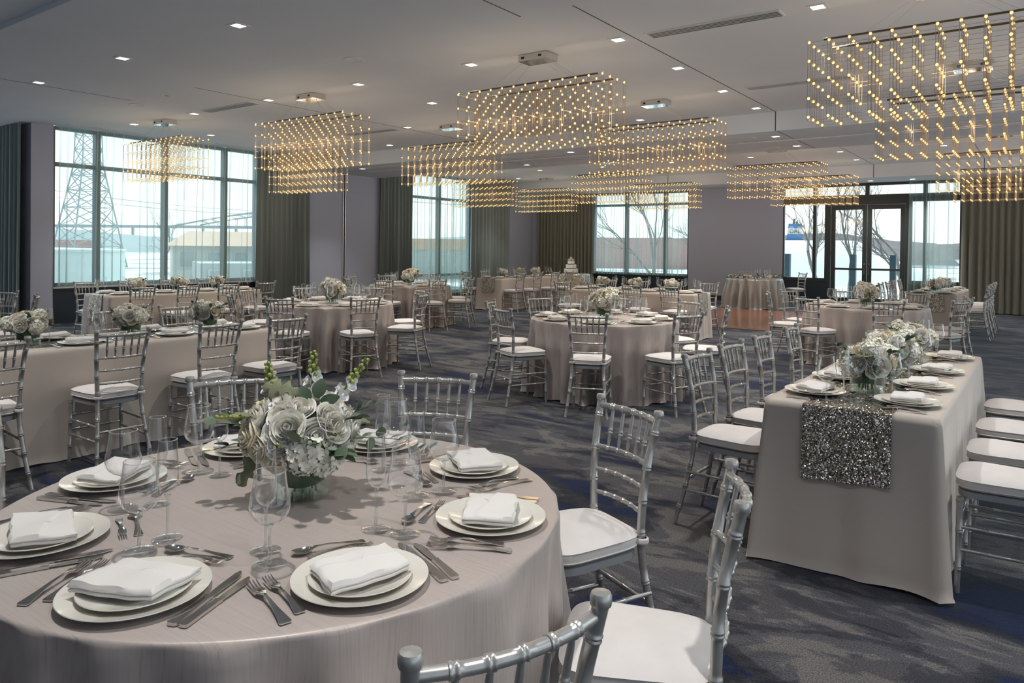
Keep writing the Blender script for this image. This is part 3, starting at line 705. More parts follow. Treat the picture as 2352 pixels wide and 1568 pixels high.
def fork(L, name):
    m = MB(); s = L / .2
    st = [(-.1, 0, .0095, .001, 0), (-.095, 0, .0125, .001, 0), (-.085, 0, .011, .002, 0), (-.05, 0, .0062, .006, 0), (-.01, 0, .0036, .010, 0), (.015, 0, .0032, .0105, 0), (.028, 0, .006, .008, .001), (.038, 0, .0115, .0055, .0018), (.052, 0, .0125, .004, .002)]
    ribbon(m, [(x * s, y, w * s, z, c) for x, y, w, z, c in st], .0022)
    for k in range(4):
        y = (-.0102 + .0068 * k) * s
        ribbon(m, [(x * s, y, w * s, z, 0) for x, w, z in ((.050, .0023, .0048), (.065, .0021, .0035), (.085, .0017, .005), (.099, .0008, .0085))], .0018, 2)
    return Proto(tag(m.build(name, 'steel', None, 40), '', 'fork'))
def spoon(L, name):
    m = MB(); s = L / .18
    st = [(-.09, 0, .0085, .001, 0), (-.085, 0, .0115, .001, 0), (-.075, 0, .010, .002, 0), (-.04, 0, .0056, .006, 0), (0, 0, .0034, .011, 0), (.028, 0, .0032, .011, 0), (.036, 0, .0075, .0085, .0015)]
    for i in range(9):
        u = i / 8; w = .0185 * sqrt(max(.02, 1 - (2 * u - 1) ** 2)) ** .9
        st.append((.040 + .052 * u, 0, max(w, .004), .0005 + .008 * (2 * u - 1) ** 2, .0055 * (1 - (2 * u - 1) ** 2)))
    ribbon(m, [(x * s, y, w * s, z, c) for x, y, w, z, c in st], .0018, 10)
    return Proto(tag(m.build(name, 'steel', None, 50), '', 'spoon'))
def knife(L, name):
    m = MB(); s = L / .23
    ribbon(m, [(x * s, 0, w * s, 0, 0) for x, w in ((-.115, .006), (-.112, .0105), (-.1, .0105), (-.02, .0078), (-.008, .0072), (-.004, .0086), (.0, .0086))], .0065)
    ribbon(m, [(x * s, y * s, w * s, .0025, 0) for x, y, w in ((.0, 0, .0072), (.03, .0008, .0088), (.08, .0014, .0098), (.1, .0035, .0078), (.112, .006, .004), (.115, .0072, .001))], .0018)
    return Proto(tag(m.build(name, 'steel', None, 40), '', 'knife'))
DFORK = fork(.205, 'dinner_fork'); SFORK = fork(.185, 'salad_fork'); DKNIFE = knife(.235, 'dinner_knife'); SKNIFE = knife(.215, 'salad_knife'); TSPOON = spoon(.175, 'dessert_spoon'); TFORK = fork(.155, 'dessert_fork')
def stemware(name, bowl, foot_r, stem_top, catg):
    t = thing(name, '', catg)
    MB().lathe(bowl, 40).build('bowl', 'glass', t, 180)
    # rolled rim, a thin solid bead that catches light
    r, z = bowl[-1]
    MB().tube([(r * cos(2 * pi * k / 40), r * sin(2 * pi * k / 40), z) for k in range(41)], .0011, 5, False).build('rim', 'glass_stem', t, 180)
    st = [(.0001, .0035), (.006, .004), (.0042, .010), (.0036, .03), (.0036, stem_top - .02), (.0045, stem_top - .008), (.008, stem_top - .0005), (.0001, stem_top + .0005)]
    MB().lathe(st, 16).build('stem', 'glass_stem', t, 180)
    MB().lathe([(0, .0), (foot_r - .001, .0), (foot_r, .001), (foot_r - .002, .0018), (foot_r * .5, .0028), (.0062, .0034), (0, .0034)], 40).build('foot', 'glass_solid', t, 50)
    return Proto(t)
WINE = stemware('wine_glass', [(.0001, .092), (.012, .0925), (.024, .098), (.036, .108), (.0435, .121), (.0455, .133), (.044, .148), (.040, .170), (.0365, .192), (.0345, .213)], .0395, .092, 'glass')
FLUTE = stemware('champagne_flute', [(.0001, .108), (.007, .1085), (.015, .114), (.0215, .124), (.0252, .137), (.0255, .150), (.0245, .180), (.0225, .215), (.021, .243)], .0365, .108, 'glass')
def setting(pos, ang, seat, table, full, edge, glass=(.396, .185, .33, .133), inner=0.0, cut=(1, 1, 1, 1, 1, 1), grp=''):
    """pos: point on the table that the seat's radial axis starts from; ang: outward direction; edge: table's half width along it"""
    u = Vector((cos(ang), sin(ang))); t = Vector((-sin(ang), cos(ang))); o = Vector(pos); sh = edge - .762
    def at(r, s): q = o + u * (r + sh) + t * s; return q.x, q.y
    rn = random.Random(int((pos[0] * 31 + pos[1] * 17 + ang * 7) * 100)); jit = lambda a: rn.uniform(-a, a)
    w = ', %s, %s' % (seat, table)
    x, y = at(.592, 0)
    zi = .0046 if inner else 0
    CHARGER.put((x, y, ZT + .0012 + zi), rn.uniform(0, 6), 'wide ivory charger plate' + w, 'charger plates')
    SALAD.put((x, y, ZT + .0068 + zi), rn.uniform(0, 6), 'small ivory plate on charger' + w, 'salad plates')
    NAPKIN.put((x, y, ZT + .0225 + zi), ang + pi / 2 + jit(.15) + (.12 if rn.random() < .5 else -.1), 'white folded napkin on plates' + w, 'folded napkins')
    z = ZT + .0058 if inner else ZT + .0015
    if full:
        fa = atan2(-u.y, -u.x)
        def put(P, r, s, rot, lab, g): px, py = at(r, s); P.put((px, py, z), rot, lab + w, g)
        put(DFORK, .592, -.194, fa + .13 + jit(.03), 'outer fork beside the plate', 'dinner forks'); put(SFORK, .575, -.160, fa + .15 + jit(.03), 'inner fork beside the plate', 'salad forks')
        put(DKNIFE, .565, .155, fa + .0 + jit(.015), 'inner knife beside the plate', 'dinner knives'); put(SKNIFE, .575, .184, fa - .02 + jit(.015), 'outer knife beside the plate', 'salad knives')
        fb = atan2(t.y, t.x)
        if full > 1 or True:
            put(TSPOON, .428 if inner else .388, -.005, fb + pi + jit(.04), 'dessert spoon above the plate', 'dessert spoons')
            if not inner: put(TFORK, .424, .012, fb + jit(.04), 'dessert fork above the plate', 'dessert forks')
    zz = ZT + (.0058 if inner else .0012)
    px, py = at(glass[0], glass[1]); WINE.put((px, py, zz), 0, 'clear wine glass' + w, 'wine glasses')
    px, py = at(glass[2], glass[3]); FLUTE.put((px, py, zz), 0, 'clear champagne flute' + w, 'champagne flutes')

# ------------------------------------------------------------------ flowers
def rose_mb(r, seed, layers=5, open_=1.0):
    """cupped petals wrapped round a tight bud, axis +z, centre at the origin"""
    rn = random.Random(seed); m = MB()
    for l in range(layers):
        f = l / max(1, layers - 1); npet = 3 if f < .5 else 5; a0 = rn.uniform(0, 6)
        R = r * (.20 + .80 * f ** .9); top = r * (.62 - .34 * f * open_); curl = r * (.02 + .17 * f * f) * open_
        for k in range(npet):
            a = a0 + 2 * pi * k / npet + rn.uniform(-.15, .15); wid = pi / npet * (1.35 if npet == 5 else 1.3); tw = rn.uniform(-.10, .10); hh = rn.uniform(.94, 1.06)
            def fn(u, v):
                e = 2 * u - 1; th = a + e * wid * (.62 + .38 * sin(pi * min(1, .2 + v * .6)))
                vv = v * hh
                rad = R * (.25 + .75 * sin(min(1.25, vv * 1.15) * pi / 2)) * (1 + tw * e) + (curl * ((v - .70) / .30) ** 1.5 if v > .70 else 0)
                rad *= 1 - .10 * (1 - f) * v
                z = -r * .62 + (top + r * .62) * (vv - .20 * e * e * v * v) - (curl * .55 * ((v - .78) / .22) ** 2 if v > .78 else 0)
                return (rad * cos(th), rad * sin(th), z)
            m.grid(fn, 8, 7)
    m.lathe([(.0, -r * .66), (r * .5, -r * .6), (r * .7, -r * .3), (r * .5, r * .0), (0, r * .1)], 10)
    return m
def hydrangea_mb(r, seed, n=74):
    rn = random.Random(seed); m = MB(); m.sphere((0, 0, 0), r * .78, 12, 8)
    for i in range(n):
        z = 1 - 1.7 * (i + .5) / n; ph = i * 2.39996; s = sqrt(max(0, 1 - z * z)); d = Vector((s * cos(ph), s * sin(ph), z))
        q = (d + Vector((rn.uniform(-.3, .3), rn.uniform(-.3, .3), rn.uniform(-.3, .3)))).to_track_quat('Z', 'Y').to_matrix() @ Matrix.Rotation(rn.uniform(0, 6), 3, 'Z'); c = d * r * rn.uniform(.80, 1.02); p = r * rn.uniform(.23, .30)
        for k in range(4):
            a = k * pi / 2; e = Vector((cos(a), sin(a), 0)); f = Vector((-sin(a), cos(a), 0)); h = rn.uniform(.05, .35); up = Vector((0, 0, p))
            pts = [Vector((0, 0, 0)), e * p * .35 + f * p * .36 + up * h * .4, e * p * .75 + f * p * .42 + up * h, e * p * 1.02 + up * h * .8, e * p * .75 - f * p * .42 + up * h, e * p * .35 - f * p * .36 + up * h * .4, e * p * .55 + up * (h * .3 - .06)]
            m.add([tuple(c + q @ v) for v in pts], [(6, 0, 5), (6, 1, 0), (6, 2, 1), (6, 3, 2), (6, 4, 3), (6, 5, 4)])
    return m
def leaf_mb(m, base, d, n_, L, w, bend=.2):
    d = Vector(d).normalized(); sdir = d.cross(Vector(n_)).normalized(); up = sdir.cross(d)
    rows = []
    for i in range(7):
        u = i / 6; ww = w * sin(pi * min(.97, .06 + u * .92)) ** .75
        c = Vector(base) + d * L * u - up * bend * L * u * u
        rows.append([tuple(c - sdir * ww + up * ww * .15), tuple(c), tuple(c + sdir * ww + up * ww * .15)])
    m.loft(rows, False)
def lobed_mb(m, base, d, n_, L, w):
    d = Vector(d).normalized(); sd = d.cross(Vector(n_)).normalized(); up = sd.cross(d); rows = []
    for i in range(19):
        u = i / 18; ww = w * (sin(pi * min(.98, .04 + u * .95)) ** .6) * (.66 + .34 * sin(u * 22)); c = Vector(base) + d * L * u - up * .25 * L * u * u
        rows.append([tuple(c - sd * ww - up * ww * .1), tuple(c - sd * ww * .5 + up * .004), tuple(c), tuple(c + sd * ww * .5 + up * .004), tuple(c + sd * ww - up * ww * .1)])
    m.loft(rows, False)
def sprig_mb(base, d, L, n, lw, seed):
    rn = random.Random(seed); m = MB(); d = Vector(d).normalized(); pts = [Vector(base) + d * L * i / 6 + Vector((0, 0, -.10 * L * (i / 6) ** 2)) for i in range(7)]
    m.tube(pts, .0012, 5)
    for i in range(n):
        u = .3 + .7 * i / max(1, n - 1); p = pts[int(u * 6)]; s = Vector((rn.uniform(-1, 1), rn.uniform(-1, 1), rn.uniform(-.3, .8)))
        leaf_mb(m, p, (d + s).normalized(), (rn.uniform(-.5, .5), rn.uniform(-.5, .5), 1), lw * rn.uniform(1.6, 2.1), lw * rn.uniform(.75, .95), .1)
    return m
def stock_parts(parent, base, d, L, seed):
    rn = random.Random(seed); d = Vector(d).normalized(); p0 = Vector(base); m = MB(); m.tube([p0, p0 + d * L * .6, p0 + d * L + Vector((0, 0, .01))], .0034, 6); b = MB()
    for i in range(14):
        u = .45 + .58 * i / 13; a = i * 2.4; o = Vector((cos(a), sin(a), .3)) * (.013 - .006 * (u - .45) / .58); c = p0 + d * L * u + o
        b.sphere(tuple(c), .0062 * (1.15 - .5 * (u - .45)), 7, 5)
    s = m.build('stock_stem', 'stem', parent, 60); b.build('flower_buds', 'bud', s, 180)
    w = MB()
    for i in range(5):
        a = i * 2.1; c = p0 + d * L * (.1 + .09 * i) + Vector((cos(a), sin(a), .2)) * .018
        q = rose_mb(.016, seed + i, 2, 1.0); w.xf(Matrix.Translation(c) @ Vector((cos(a), sin(a), .5)).to_track_quat('Z', 'Y').to_matrix().to_4x4(), q)
    w.build('stock_blossom', 'whitepetal', s, 180)
BLOOM = {}
def bloom_mesh(kind, var):
    k = (kind, var)
    if k not in BLOOM:
        if kind == 'hydrangea': mb, mt, nm = hydrangea_mb(.05, var + 40), 'hydrangea', 'hydrangea'
        elif kind == 'lisianthus': mb, mt, nm = rose_mb(.033, var + 20, 4, 1.35), 'whitepetal', 'lisianthus'
        elif kind == 'cream': mb, mt, nm = rose_mb(.037, var + 60, 6, .9), 'cream', 'cream_rose'
        else: mb, mt, nm = rose_mb(.038, var, 6, 1.0), 'rose', 'ivory_rose'
        o = mb.build(nm, mt, None, 180); BLOOM[k] = o.data; bpy.data.objects.remove(o)
    return BLOOM[k]
def put_bloom(parent, kind, var, p, d, s):
    nm = {'hydrangea': 'hydrangea', 'lisianthus': 'lisianthus', 'cream': 'cream_rose', 'rose': 'ivory_rose'}[kind]
    o = bpy.data.objects.new(nm, bloom_mesh(kind, var)); COL.objects.link(o); o.parent = parent; o.location = p; o.scale = (s, s, s)
    o.rotation_euler = (Vector(d).to_track_quat('Z', 'Y').to_matrix() @ Matrix.Rotation(var * 1.3, 3, 'Z')).to_euler()
    if kind == 'lisianthus':
        k = 'lis_eye'
        if k not in BLOOM:
            m = MB(); [m.sphere((.006 * cos(i * 2.1), .006 * sin(i * 2.1), .010 + .003 * (i % 2)), .0048, 6, 5) for i in range(4)]
            q = m.build('flower_eye', 'bud', None, 180); BLOOM[k] = q.data; bpy.data.objects.remove(q)
        e = bpy.data.objects.new('flower_eye', BLOOM[k]); COL.objects.link(e); e.parent = o
def vase_parts(t, R=.078, H=.115, wz=.045, water=.066):
    o = MB().lathe([(.0001, .0), (R - .001, .0), (R, .002), (R, H), (R - .004, H)], 48).build('vase_wall', 'vase', t, 60)
    MB().lathe([(.0001, .0008), (R - .0015, .0008), (R - .0015, .0062), (.0001, .0062)], 48).build('vase_base', 'glass_solid', t, 60)
    MB().lathe([(.0001, .009), (R - .0075, .009), (R - .0075, water), (.0001, water)], 40).build('water', 'water', t, 60)
    rn = random.Random(3); m = MB(); K = 60
    m.loft([[((R - .0055) * cos(2 * pi * k / K), (R - .0055) * sin(2 * pi * k / K), (wz + .006 * sin(2 * pi * k / K * 2)) if i == 0 else H - .002) for k in range(K)] for i in (0, 1)], True, False, False)
    m.build('leaf_wrap', 'darkleaf', t, 180)
    s = MB()
    for i in range(9):
        a = i * 2.4; r = .05 * sqrt((i + .5) / 9); s.tube([(r * cos(a), r * sin(a), .014), (.5 * r * cos(a + .6), .5 * r * sin(a + .6), .15)], .0032, 6)
    s.build('flower_stem', 'stem', t, 60)
def arrangement(name, label, seed, n, RX, RZ, zc, kinds, sprigs, big=False):
    rn = random.Random(seed); t = thing(name, label, 'flowers'); vase_parts(t)
    m = MB(); m.lathe([(.02, zc - RZ * .85), (RX * .55, zc - RZ * .6), (RX * .74, zc), (RX * .55, zc + RZ * .55), (0.001, zc + RZ * .72)], 14); m.build('foliage', 'leaf', t, 180)
    for i in range(n):
        z = 1 - 1.62 * (i + .5) / n; a = i * 2.39996 + rn.uniform(-.2, .2); s = sqrt(1 - z * z); d = Vector((s * cos(a), s * sin(a), z * .9 + .12))
        p = Vector((RX * s * cos(a), RX * s * sin(a), zc + RZ * z)) * 1
        k = kinds[i % len(kinds)]
        if big and k == 'hydrangea' and z > -.15: k = 'lisianthus' if i % 3 else 'rose'
        sc = rn.uniform(.85, 1.15) * (1.0 if not big else 1.08)
        p = p * 1.0; p.x *= rn.uniform(.88, 1.0); p.y *= rn.uniform(.88, 1.0)
        put_bloom(t, k, i % 4, p, d, sc)
    for i in range(sprigs):
        a = rn.uniform(0, 6.28); e = rn.uniform(-.25, .9); d = (cos(a), sin(a), e)
        b = (RX * .7 * cos(a), RX * .7 * sin(a), zc + RZ * .6 * e)
        sprig_mb(b, d, RX * rn.uniform(.55, .85), rn.choice((4, 5, 6)), .017 if not big else .021, seed + i).build('eucalyptus_sprig', 'leaf', t, 180)
    for i in range(sprigs // 2 + 1):
        a = rn.uniform(0, 6.28); m = MB(); d = (cos(a), sin(a), rn.uniform(-.3, .7)); lobed_mb(m, (RX * .75 * d[0], RX * .75 * d[1], zc + RZ * .7 * d[2]), d, (0, 0, 1), RX * rn.uniform(.45, .7), .026); m.build('dusty_miller_leaf', 'dusty', t, 180)
    return t

# ------------------------------------------------------------------ layout
A0 = -23.0
def seat_names(cx_, cy_):
    toc = math.degrees(atan2(-cy_, -cx_)); rel = [((A0 + 45 * k - toc + 180) % 360 - 180) for k in range(8)]
    k0 = min(range(8), key=lambda k: abs(rel[k])); nm = ['front', 'front right', 'right', 'back right', 'back', 'back left', 'left', 'front left']
    return {(k0 + i) % 8: nm[i] + ' place' for i in range(8)}
ROUND = [('nearest round table', -1.73, 1.32, 1), ('left-centre round table', -7.36, 6.24, 1), ('round table by the two-pane window', -9.91, 10.31, 0), ('middle round table', -3.74, 6.79, 1), ('round table nearest the door', -1.96, 10.75, 1)]
EXACT = {(0, 0): (-.646, .903, -21.5), (0, 1): (-.612, 1.79, 23), (0, 2): (-1.24, 2.445, 64.8), (0, 3): (-2.215, 2.485, 114), (0, 4): (-2.875, 1.885, 151.5)}   # the chairs of the nearest table stand a little askew
for ti, (nm, cx_, cy_, full) in enumerate(ROUND):
    round_table(cx_, cy_, .762, nm, radians(A0), seed=ti + 1)
    sn = seat_names(cx_, cy_)
    for k in range(8):
        a = radians(A0 + 45 * k); d = 1.0
        setting((cx_, cy_), a, sn[k], nm, full, .762)
        if ti == 0 and k in (6, 7): continue
        rn = random.Random(ti * 10 + k)
        if (ti, k) in EXACT:
            ex, ey, ea = EXACT[ti, k]; ea = radians(ea); place_chair(ex - .232 * cos(ea), ey - .232 * sin(ea), ea + pi, 'silver ladder-back chair with ivory cushion, %s, %s' % (sn[k], nm), 'silver banquet chairs'); continue
        place_chair(cx_ + d * cos(a), cy_ + d * sin(a), a + pi + rn.uniform(-.05, .05), 'silver ladder-back chair with ivory cushion, %s, %s' % (sn[k], nm), 'silver banquet chairs')
# long tables: name, x0, x1, y0, y1, axis of length, seat positions, side names (low side, high side), full, places drawn on the (low, high) side
OL = ['first', 'second', 'third', 'last']
LONG = [('nearest long table on the left', -6.20, -5.44, 1.50, 3.98, 'y', (1.72, 2.46, 3.17, 3.78), ('window side', 'near side'), 1),
        ('long table under the big window', -11.265, -10.505, 4.98, 7.42, 'y', (5.22, 5.87, 6.53, 7.18), ('window side', 'near side'), 0),
        ('long table in the far corner', -11.18, -10.42, 13.93, 16.37, 'y', (14.1, 14.83, 15.6, 16.25), ('wall side', 'room side'), 0),
        ('long table behind the middle', -7.08, -4.64, 11.42, 12.18, 'x', (-6.86, -6.19, -5.53, -4.86), ('near side', 'far side'), 0),
        ('right front long table', -1.115, -.357, 3.632, 6.07, 'y', (3.93, 4.47, 5.08, 5.80), ('left side', 'right side'), 1),
        ('long table by the right drape', -2.03, -1.27, 14.95, 17.39, 'y', (15.02, 15.75, 16.45, 17.15), ('left side', 'right side'), 0)]
for ti, (nm, x0, x1, y0, y1, ax, seats, sides, full) in enumerate(LONG):
    long_table(x0, x1, y0, y1, nm, ti + 1, corner=.085 if ti == 4 else .02); runner(x0, x1, y0, y1, ax, nm)
    cx_, cy_ = (x0 + x1) / 2, (y0 + y1) / 2
    for si, sd in enumerate((-1, 1)):
        for k, q in enumerate(seats):
            ang = (pi if sd < 0 else 0) if ax == 'y' else (-pi / 2 if sd < 0 else pi / 2)
            pos = (cx_, q) if ax == 'y' else (q, cy_)
            seat = '%s %s seat' % (OL[k] if k else 'first', sides[si])
            setting(pos, ang, seat, nm, full, .379, glass=(.50, .165, .435, .10), inner=1)
            d = .606; rn = random.Random(ti * 20 + k * 2 + si)
            place_chair(pos[0] + d * cos(ang), pos[1] + d * sin(ang), ang + pi + rn.uniform(-.06, .06), 'silver ladder-back chair with ivory cushion, %s, %s' % (seat, nm), 'silver banquet chairs')
# chairs whose table lies outside the frame on the left
for a, lab in ((110, 'farthest of three silver chairs at the left frame edge before the sage drape'), (65, 'silver chair seen from the side just behind the nearest left flowers'), (20, 'nearest silver chair cut by the left frame edge, above the left flowers')):
    a = radians(a); place_chair(-9.62 + .985 * cos(a), 2.42 + .985 * sin(a), a + pi, lab, 'silver banquet chairs')
# small skirted table with garland at the dance floor, its two chairs
SW = (-6.19, 19.32)
round_table(SW[0], SW[1], .69, 'small head table behind the dance floor', 0, 'cloth_satin', .08, .085, 9, 20, False)
for x, y, l in ((-6.72, 20.30, 'silver chair behind the garlanded head table'), (-5.40, 20.22, 'silver chair between the garlanded head table and the dark panel')):
    place_chair(x, y, atan2(SW[1] - y, SW[0] - x), l, 'silver banquet chairs')
for a, n in ((75, 'left'), (15, 'right')):
    a = radians(a + 25); px, py = SW[0] + .3 * cos(a), SW[1] + .3 * sin(a)
    WINE.put((px, py, ZT + .0012), 0, 'clear wine glass on the garlanded head table, %s one' % n, 'wine glasses'); FLUTE.put((px + .09, py + .03, ZT + .0012), 0, 'clear champagne flute on the garlanded head table, %s one' % n, 'champagne flutes')
g = thing('flower_garland', 'leafy garland with white roses along the front rim of the head table', 'flowers', (SW[0], SW[1], ZT))
rn = random.Random(5); toc = atan2(-SW[1], -SW[0])
for i in range(17):
    a = toc + (i - 8) * .19; r = .60 + rn.uniform(-.05, .05)
    put_bloom(g, ('rose', 'lisianthus', 'cream', 'rose')[i % 4], i % 4, (r * cos(a), r * sin(a), .05 + rn.uniform(-.01, .03)), (cos(a) * .6, sin(a) * .6, 1), rn.uniform(.95, 1.35))
for i in range(26):
    a = toc + (i - 12.5) * .135; r = .62 + rn.uniform(-.08, .08)
    sprig_mb((r * cos(a), r * sin(a), .025), (rn.uniform(-1, 1), rn.uniform(-1, 1), rn.uniform(-.0, .6)), rn.uniform(.09, .16), 6, .022, i).build('garland_sprig', 'leaf', g, 180)
# cake table
CK = (-11.25, 18.42)
tb = round_table(CK[0], CK[1], .54, 'cake table in the far corner', 0, 'sequin', .05, .02, 12, 16, False); tb['label'] = 'floor-length silver sequin cloth draping the cake table in the far corner'
ck = thing('tiered_cake', 'three-tier white cake with dark ribbons and flowers on the sequined table', 'cake', (CK[0], CK[1], ZT + .001))
cream = mat('cake_icing', (.84, .80, .72), .5); rib = mat('cake_ribbon', (.02, .025, .06), .4)
for r, z0, z1 in ((.20, .012, .145), (.155, .146, .265), (.10, .266, .375)):
    MB().lathe([(0, z0), (r, z0), (r, z1 - .008), (r - .008, z1), (0, z1)], 40).build('cake_tier', cream, ck, 40)
    MB().lathe([(r + .0005, z0), (r + .003, z0), (r + .003, z0 + .022), (r + .0005, z0 + .022)], 40).build('ribbon', rib, ck, 40)
MB().lathe([(0, 0), (.235, 0), (.235, .011), (0, .011)], 40).build('cake_board', 'chrome', ck, 40)
for i, (dx, dy, dz) in enumerate(((0, 0, .47), (-.055, .01, .42), (.055, -.02, .42), (0, -.06, .41), (.01, .06, .41))):
    put_bloom(ck, 'rose' if i % 2 else 'lisianthus', i % 4, (dx, dy, dz), (dx * 8, dy * 8, 1), 1.25)
sprig_mb((-.06, 0, .4), (-1, -.4, .1), .1, 5, .018, 3).build('cake_leaf', 'leaf', ck, 180)

# flowers: one full bouquet on the nearest table, one kind for the other rounds, one low kind for the long tables
t = arrangement('flower_centerpiece', 'largest rose and lisianthus bouquet with green sprays on the nearest round table', 11, 48, .156, .098, .188, ['rose', 'lisianthus', 'rose', 'hydrangea', 'cream', 'rose', 'lisianthus', 'hydrangea'], 9, True)
t.location = (-1.745, 1.372, ZT + .0012)
camd = atan2(-1.372, 1.745)
right = Vector((.809, .588, 0)); tow = Vector((.786, -.618, 0)); upv = Vector((0, 0, 1))
def bo(x, y, z): return right * x + tow * y + upv * z
stock_parts(t, bo(-.10, .05, .23), (right * -1.0 + tow * .5 + upv * .12), .13, 1)
stock_parts(t, bo(.10, -.02, .27), (right * .62 + upv * .8 - tow * .1), .14, 2)
stock_parts(t, bo(.03, -.03, .29), (right * .02 + upv * 1), .115, 3)
stock_parts(t, bo(-.09, -.04, .27), (right * -.12 + upv * 1), .10, 4)
m = MB(); lobed_mb(m, bo(-.06, .07, .165), right * -.8 + tow * .45 - upv * .5, upv + tow * .8, .15, .055); m.build('large_lobed_leaf', 'dusty', t, 180)
m = MB(); lobed_mb(m, bo(-.01, .04, .30), right * -.85 + upv * .25, upv * .6 + tow, .11, .034); m.build('large_lobed_leaf', 'dusty', t, 180)
m = MB(); leaf_mb(m, bo(.04, .05, .29), right * .3 + upv * .9, tow, .055, .020); leaf_mb(m, bo(.02, .06, .28), right * -.3 + upv * .5, tow, .05, .019); leaf_mb(m, bo(.05, .06, .28), right * 1 + upv * .25, tow, .055, .017); m.build('eucalyptus_leaf', 'leaf', t, 180)
sprig_mb(bo(.12, .03, .17), right * 1 + upv * .15 + tow * .2, .17, 6, .019, 8).build('eucalyptus_sprig', 'leaf', t, 180)
sprig_mb(bo(-.12, .05, .17), right * -1 - upv * .12 + tow * .1, .13, 5, .022, 9).build('eucalyptus_sprig', 'leaf', t, 180)
m = MB(); leaf_mb(m, bo(.03, .09, .12), right * .2 - upv * .6 + tow * .6, tow, .06, .026); leaf_mb(m, bo(.10, .08, .15), right * .8 + upv * .05 + tow * .4, upv, .065, .022); leaf_mb(m, bo(.10, .08, .14), right * .9 - upv * .1 + tow * .4, upv, .06, .02); m.build('eucalyptus_leaf', 'leaf', t, 180)
B2 = Proto(arrangement('flower_centerpiece', '', 21, 32, .135, .095, .178, ['rose', 'rose', 'hydrangea', 'lisianthus', 'cream'], 6))
for nm, cx_, cy_, full in ROUND[1:]:
    B2.put((cx_, cy_, ZT + .0012), cx_, 'tall white and cream bouquet in glass vase, %s' % nm, 'round-table bouquets', 1.08)
B3 = Proto(arrangement('flower_centerpiece', '', 31, 26, .118, .068, .152, ['rose', 'rose', 'cream', 'hydrangea', 'rose', 'lisianthus'], 6))
for ti, (nm, x0, x1, y0, y1, ax, seats, sides, full) in enumerate(LONG):
    for i in range(3):
        q = (seats[i] + seats[i + 1]) / 2
        if ti == 0: q = (2.2, 2.92, 3.58)[i]
        if ti == 4: q = (4.12, 4.84, 5.5)[i]
        B3.put(((x0 + x1) / 2 if ax == 'y' else q, q if ax == 'y' else (y0 + y1) / 2, ZT + .0062), i * 2 + ti, 'low white bouquet, %s of three on the %s' % (('first', 'second', 'third')[i], nm), 'long-table bouquets', (1.0, .92, .92, .92, 1.05, .95)[ti])

# ------------------------------------------------------------------ outside
M['snowground'] = textured('patchy_snow_ground', [(.36, (.28, .25, .22)), (.45, (.42, .40, .37)), (.52, (.70, .71, .72))], (.12, .12, .12), 1, 6, .9)
gm = MB()
gm.grid(lambda u, v: (lerp(-420, 260, u), lerp(YF + .3, 420, v), -.55), 2, 2); gm.grid(lambda u, v: (lerp(-420, -19.3, u), lerp(-120, YF + .3, v), -.55), 2, 2); gm.grid(lambda u, v: (lerp(XR + .2, 260, u), lerp(-120, YF + .3, v), -.55), 2, 2); gm.grid(lambda u, v: (lerp(-19.3, XR + .2, u), lerp(-120, YN - .1, v), -.55), 2, 2)
struct(gm, 'ground', 'snowground')
struct(MB().grid(lambda u, v: (lerp(-60, 120, u), lerp(110, 420, v), -.50), 2, 2), 'river', mat('river_water', (.30, .40, .45), .15))
def hills(name, pts, hgt, m, seed, step=60):
    rn = random.Random(seed); a = Vector(pts[0]); b_ = Vector(pts[1]); n = step; mb = MB(); d = (b_ - a).normalized(); nr = Vector((-d.y, d.x))
    top = [hgt * (.72 + .28 * sin(i * .31 + seed) * sin(i * .113)) + rn.uniform(0, hgt * .07) for i in range(n + 1)]
    rings = []
    for i in range(n + 1):
        p = a.lerp(b_, i / n); q = p + nr * 30
        rings.append([(p.x, p.y, -.6), (p.x + nr.x * 6, p.y + nr.y * 6, top[i] * .75), (p.x + nr.x * 14, p.y + nr.y * 14, top[i]), (q.x, q.y, -.6)])
    mb.loft(rings, False); return struct(mb, name, m, 60)
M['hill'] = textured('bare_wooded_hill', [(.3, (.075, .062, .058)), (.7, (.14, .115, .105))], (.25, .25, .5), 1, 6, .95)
M['hillfar'] = textured('hazy_wooded_hill', [(.3, (.27, .31, .31)), (.7, (.33, .36, .35))], (.1, .1, .3), 1, 5, .95)  # distance haze put into the hill's paler colour
hills('hill_right', ((120, 300), (-110, 285)), 8.3, 'hill', 2)
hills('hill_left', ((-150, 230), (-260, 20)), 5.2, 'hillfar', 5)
hills('hill_middle', ((-20, 160), (-140, 120)), 4.2, 'hill', 7)
M['brick'] = textured('orange_brick', [(.3, (.56, .33, .20)), (.7, (.64, .40, .26))], (3, 3, 9), 1, 3, .85)
M['redbrick'] = textured('red_brick', [(.3, (.48, .27, .24)), (.7, (.54, .32, .28))], (2, 2, 6), 1, 3, .85)
M['render'] = mat('pale_render', (.58, .58, .54), .8); M['roof'] = mat('terracotta_roof', (.55, .36, .25), .8); M['winglass'] = mat('dark_window_glass', (.34, .38, .38), .3)
M['greywall'] = mat('grey_wall', (.42, .44, .42), .85); M['tank'] = mat('pale_green_tank', (.52, .58, .55), .5); M['yellow'] = mat('yellow_sign', (.80, .85, .10), .6)
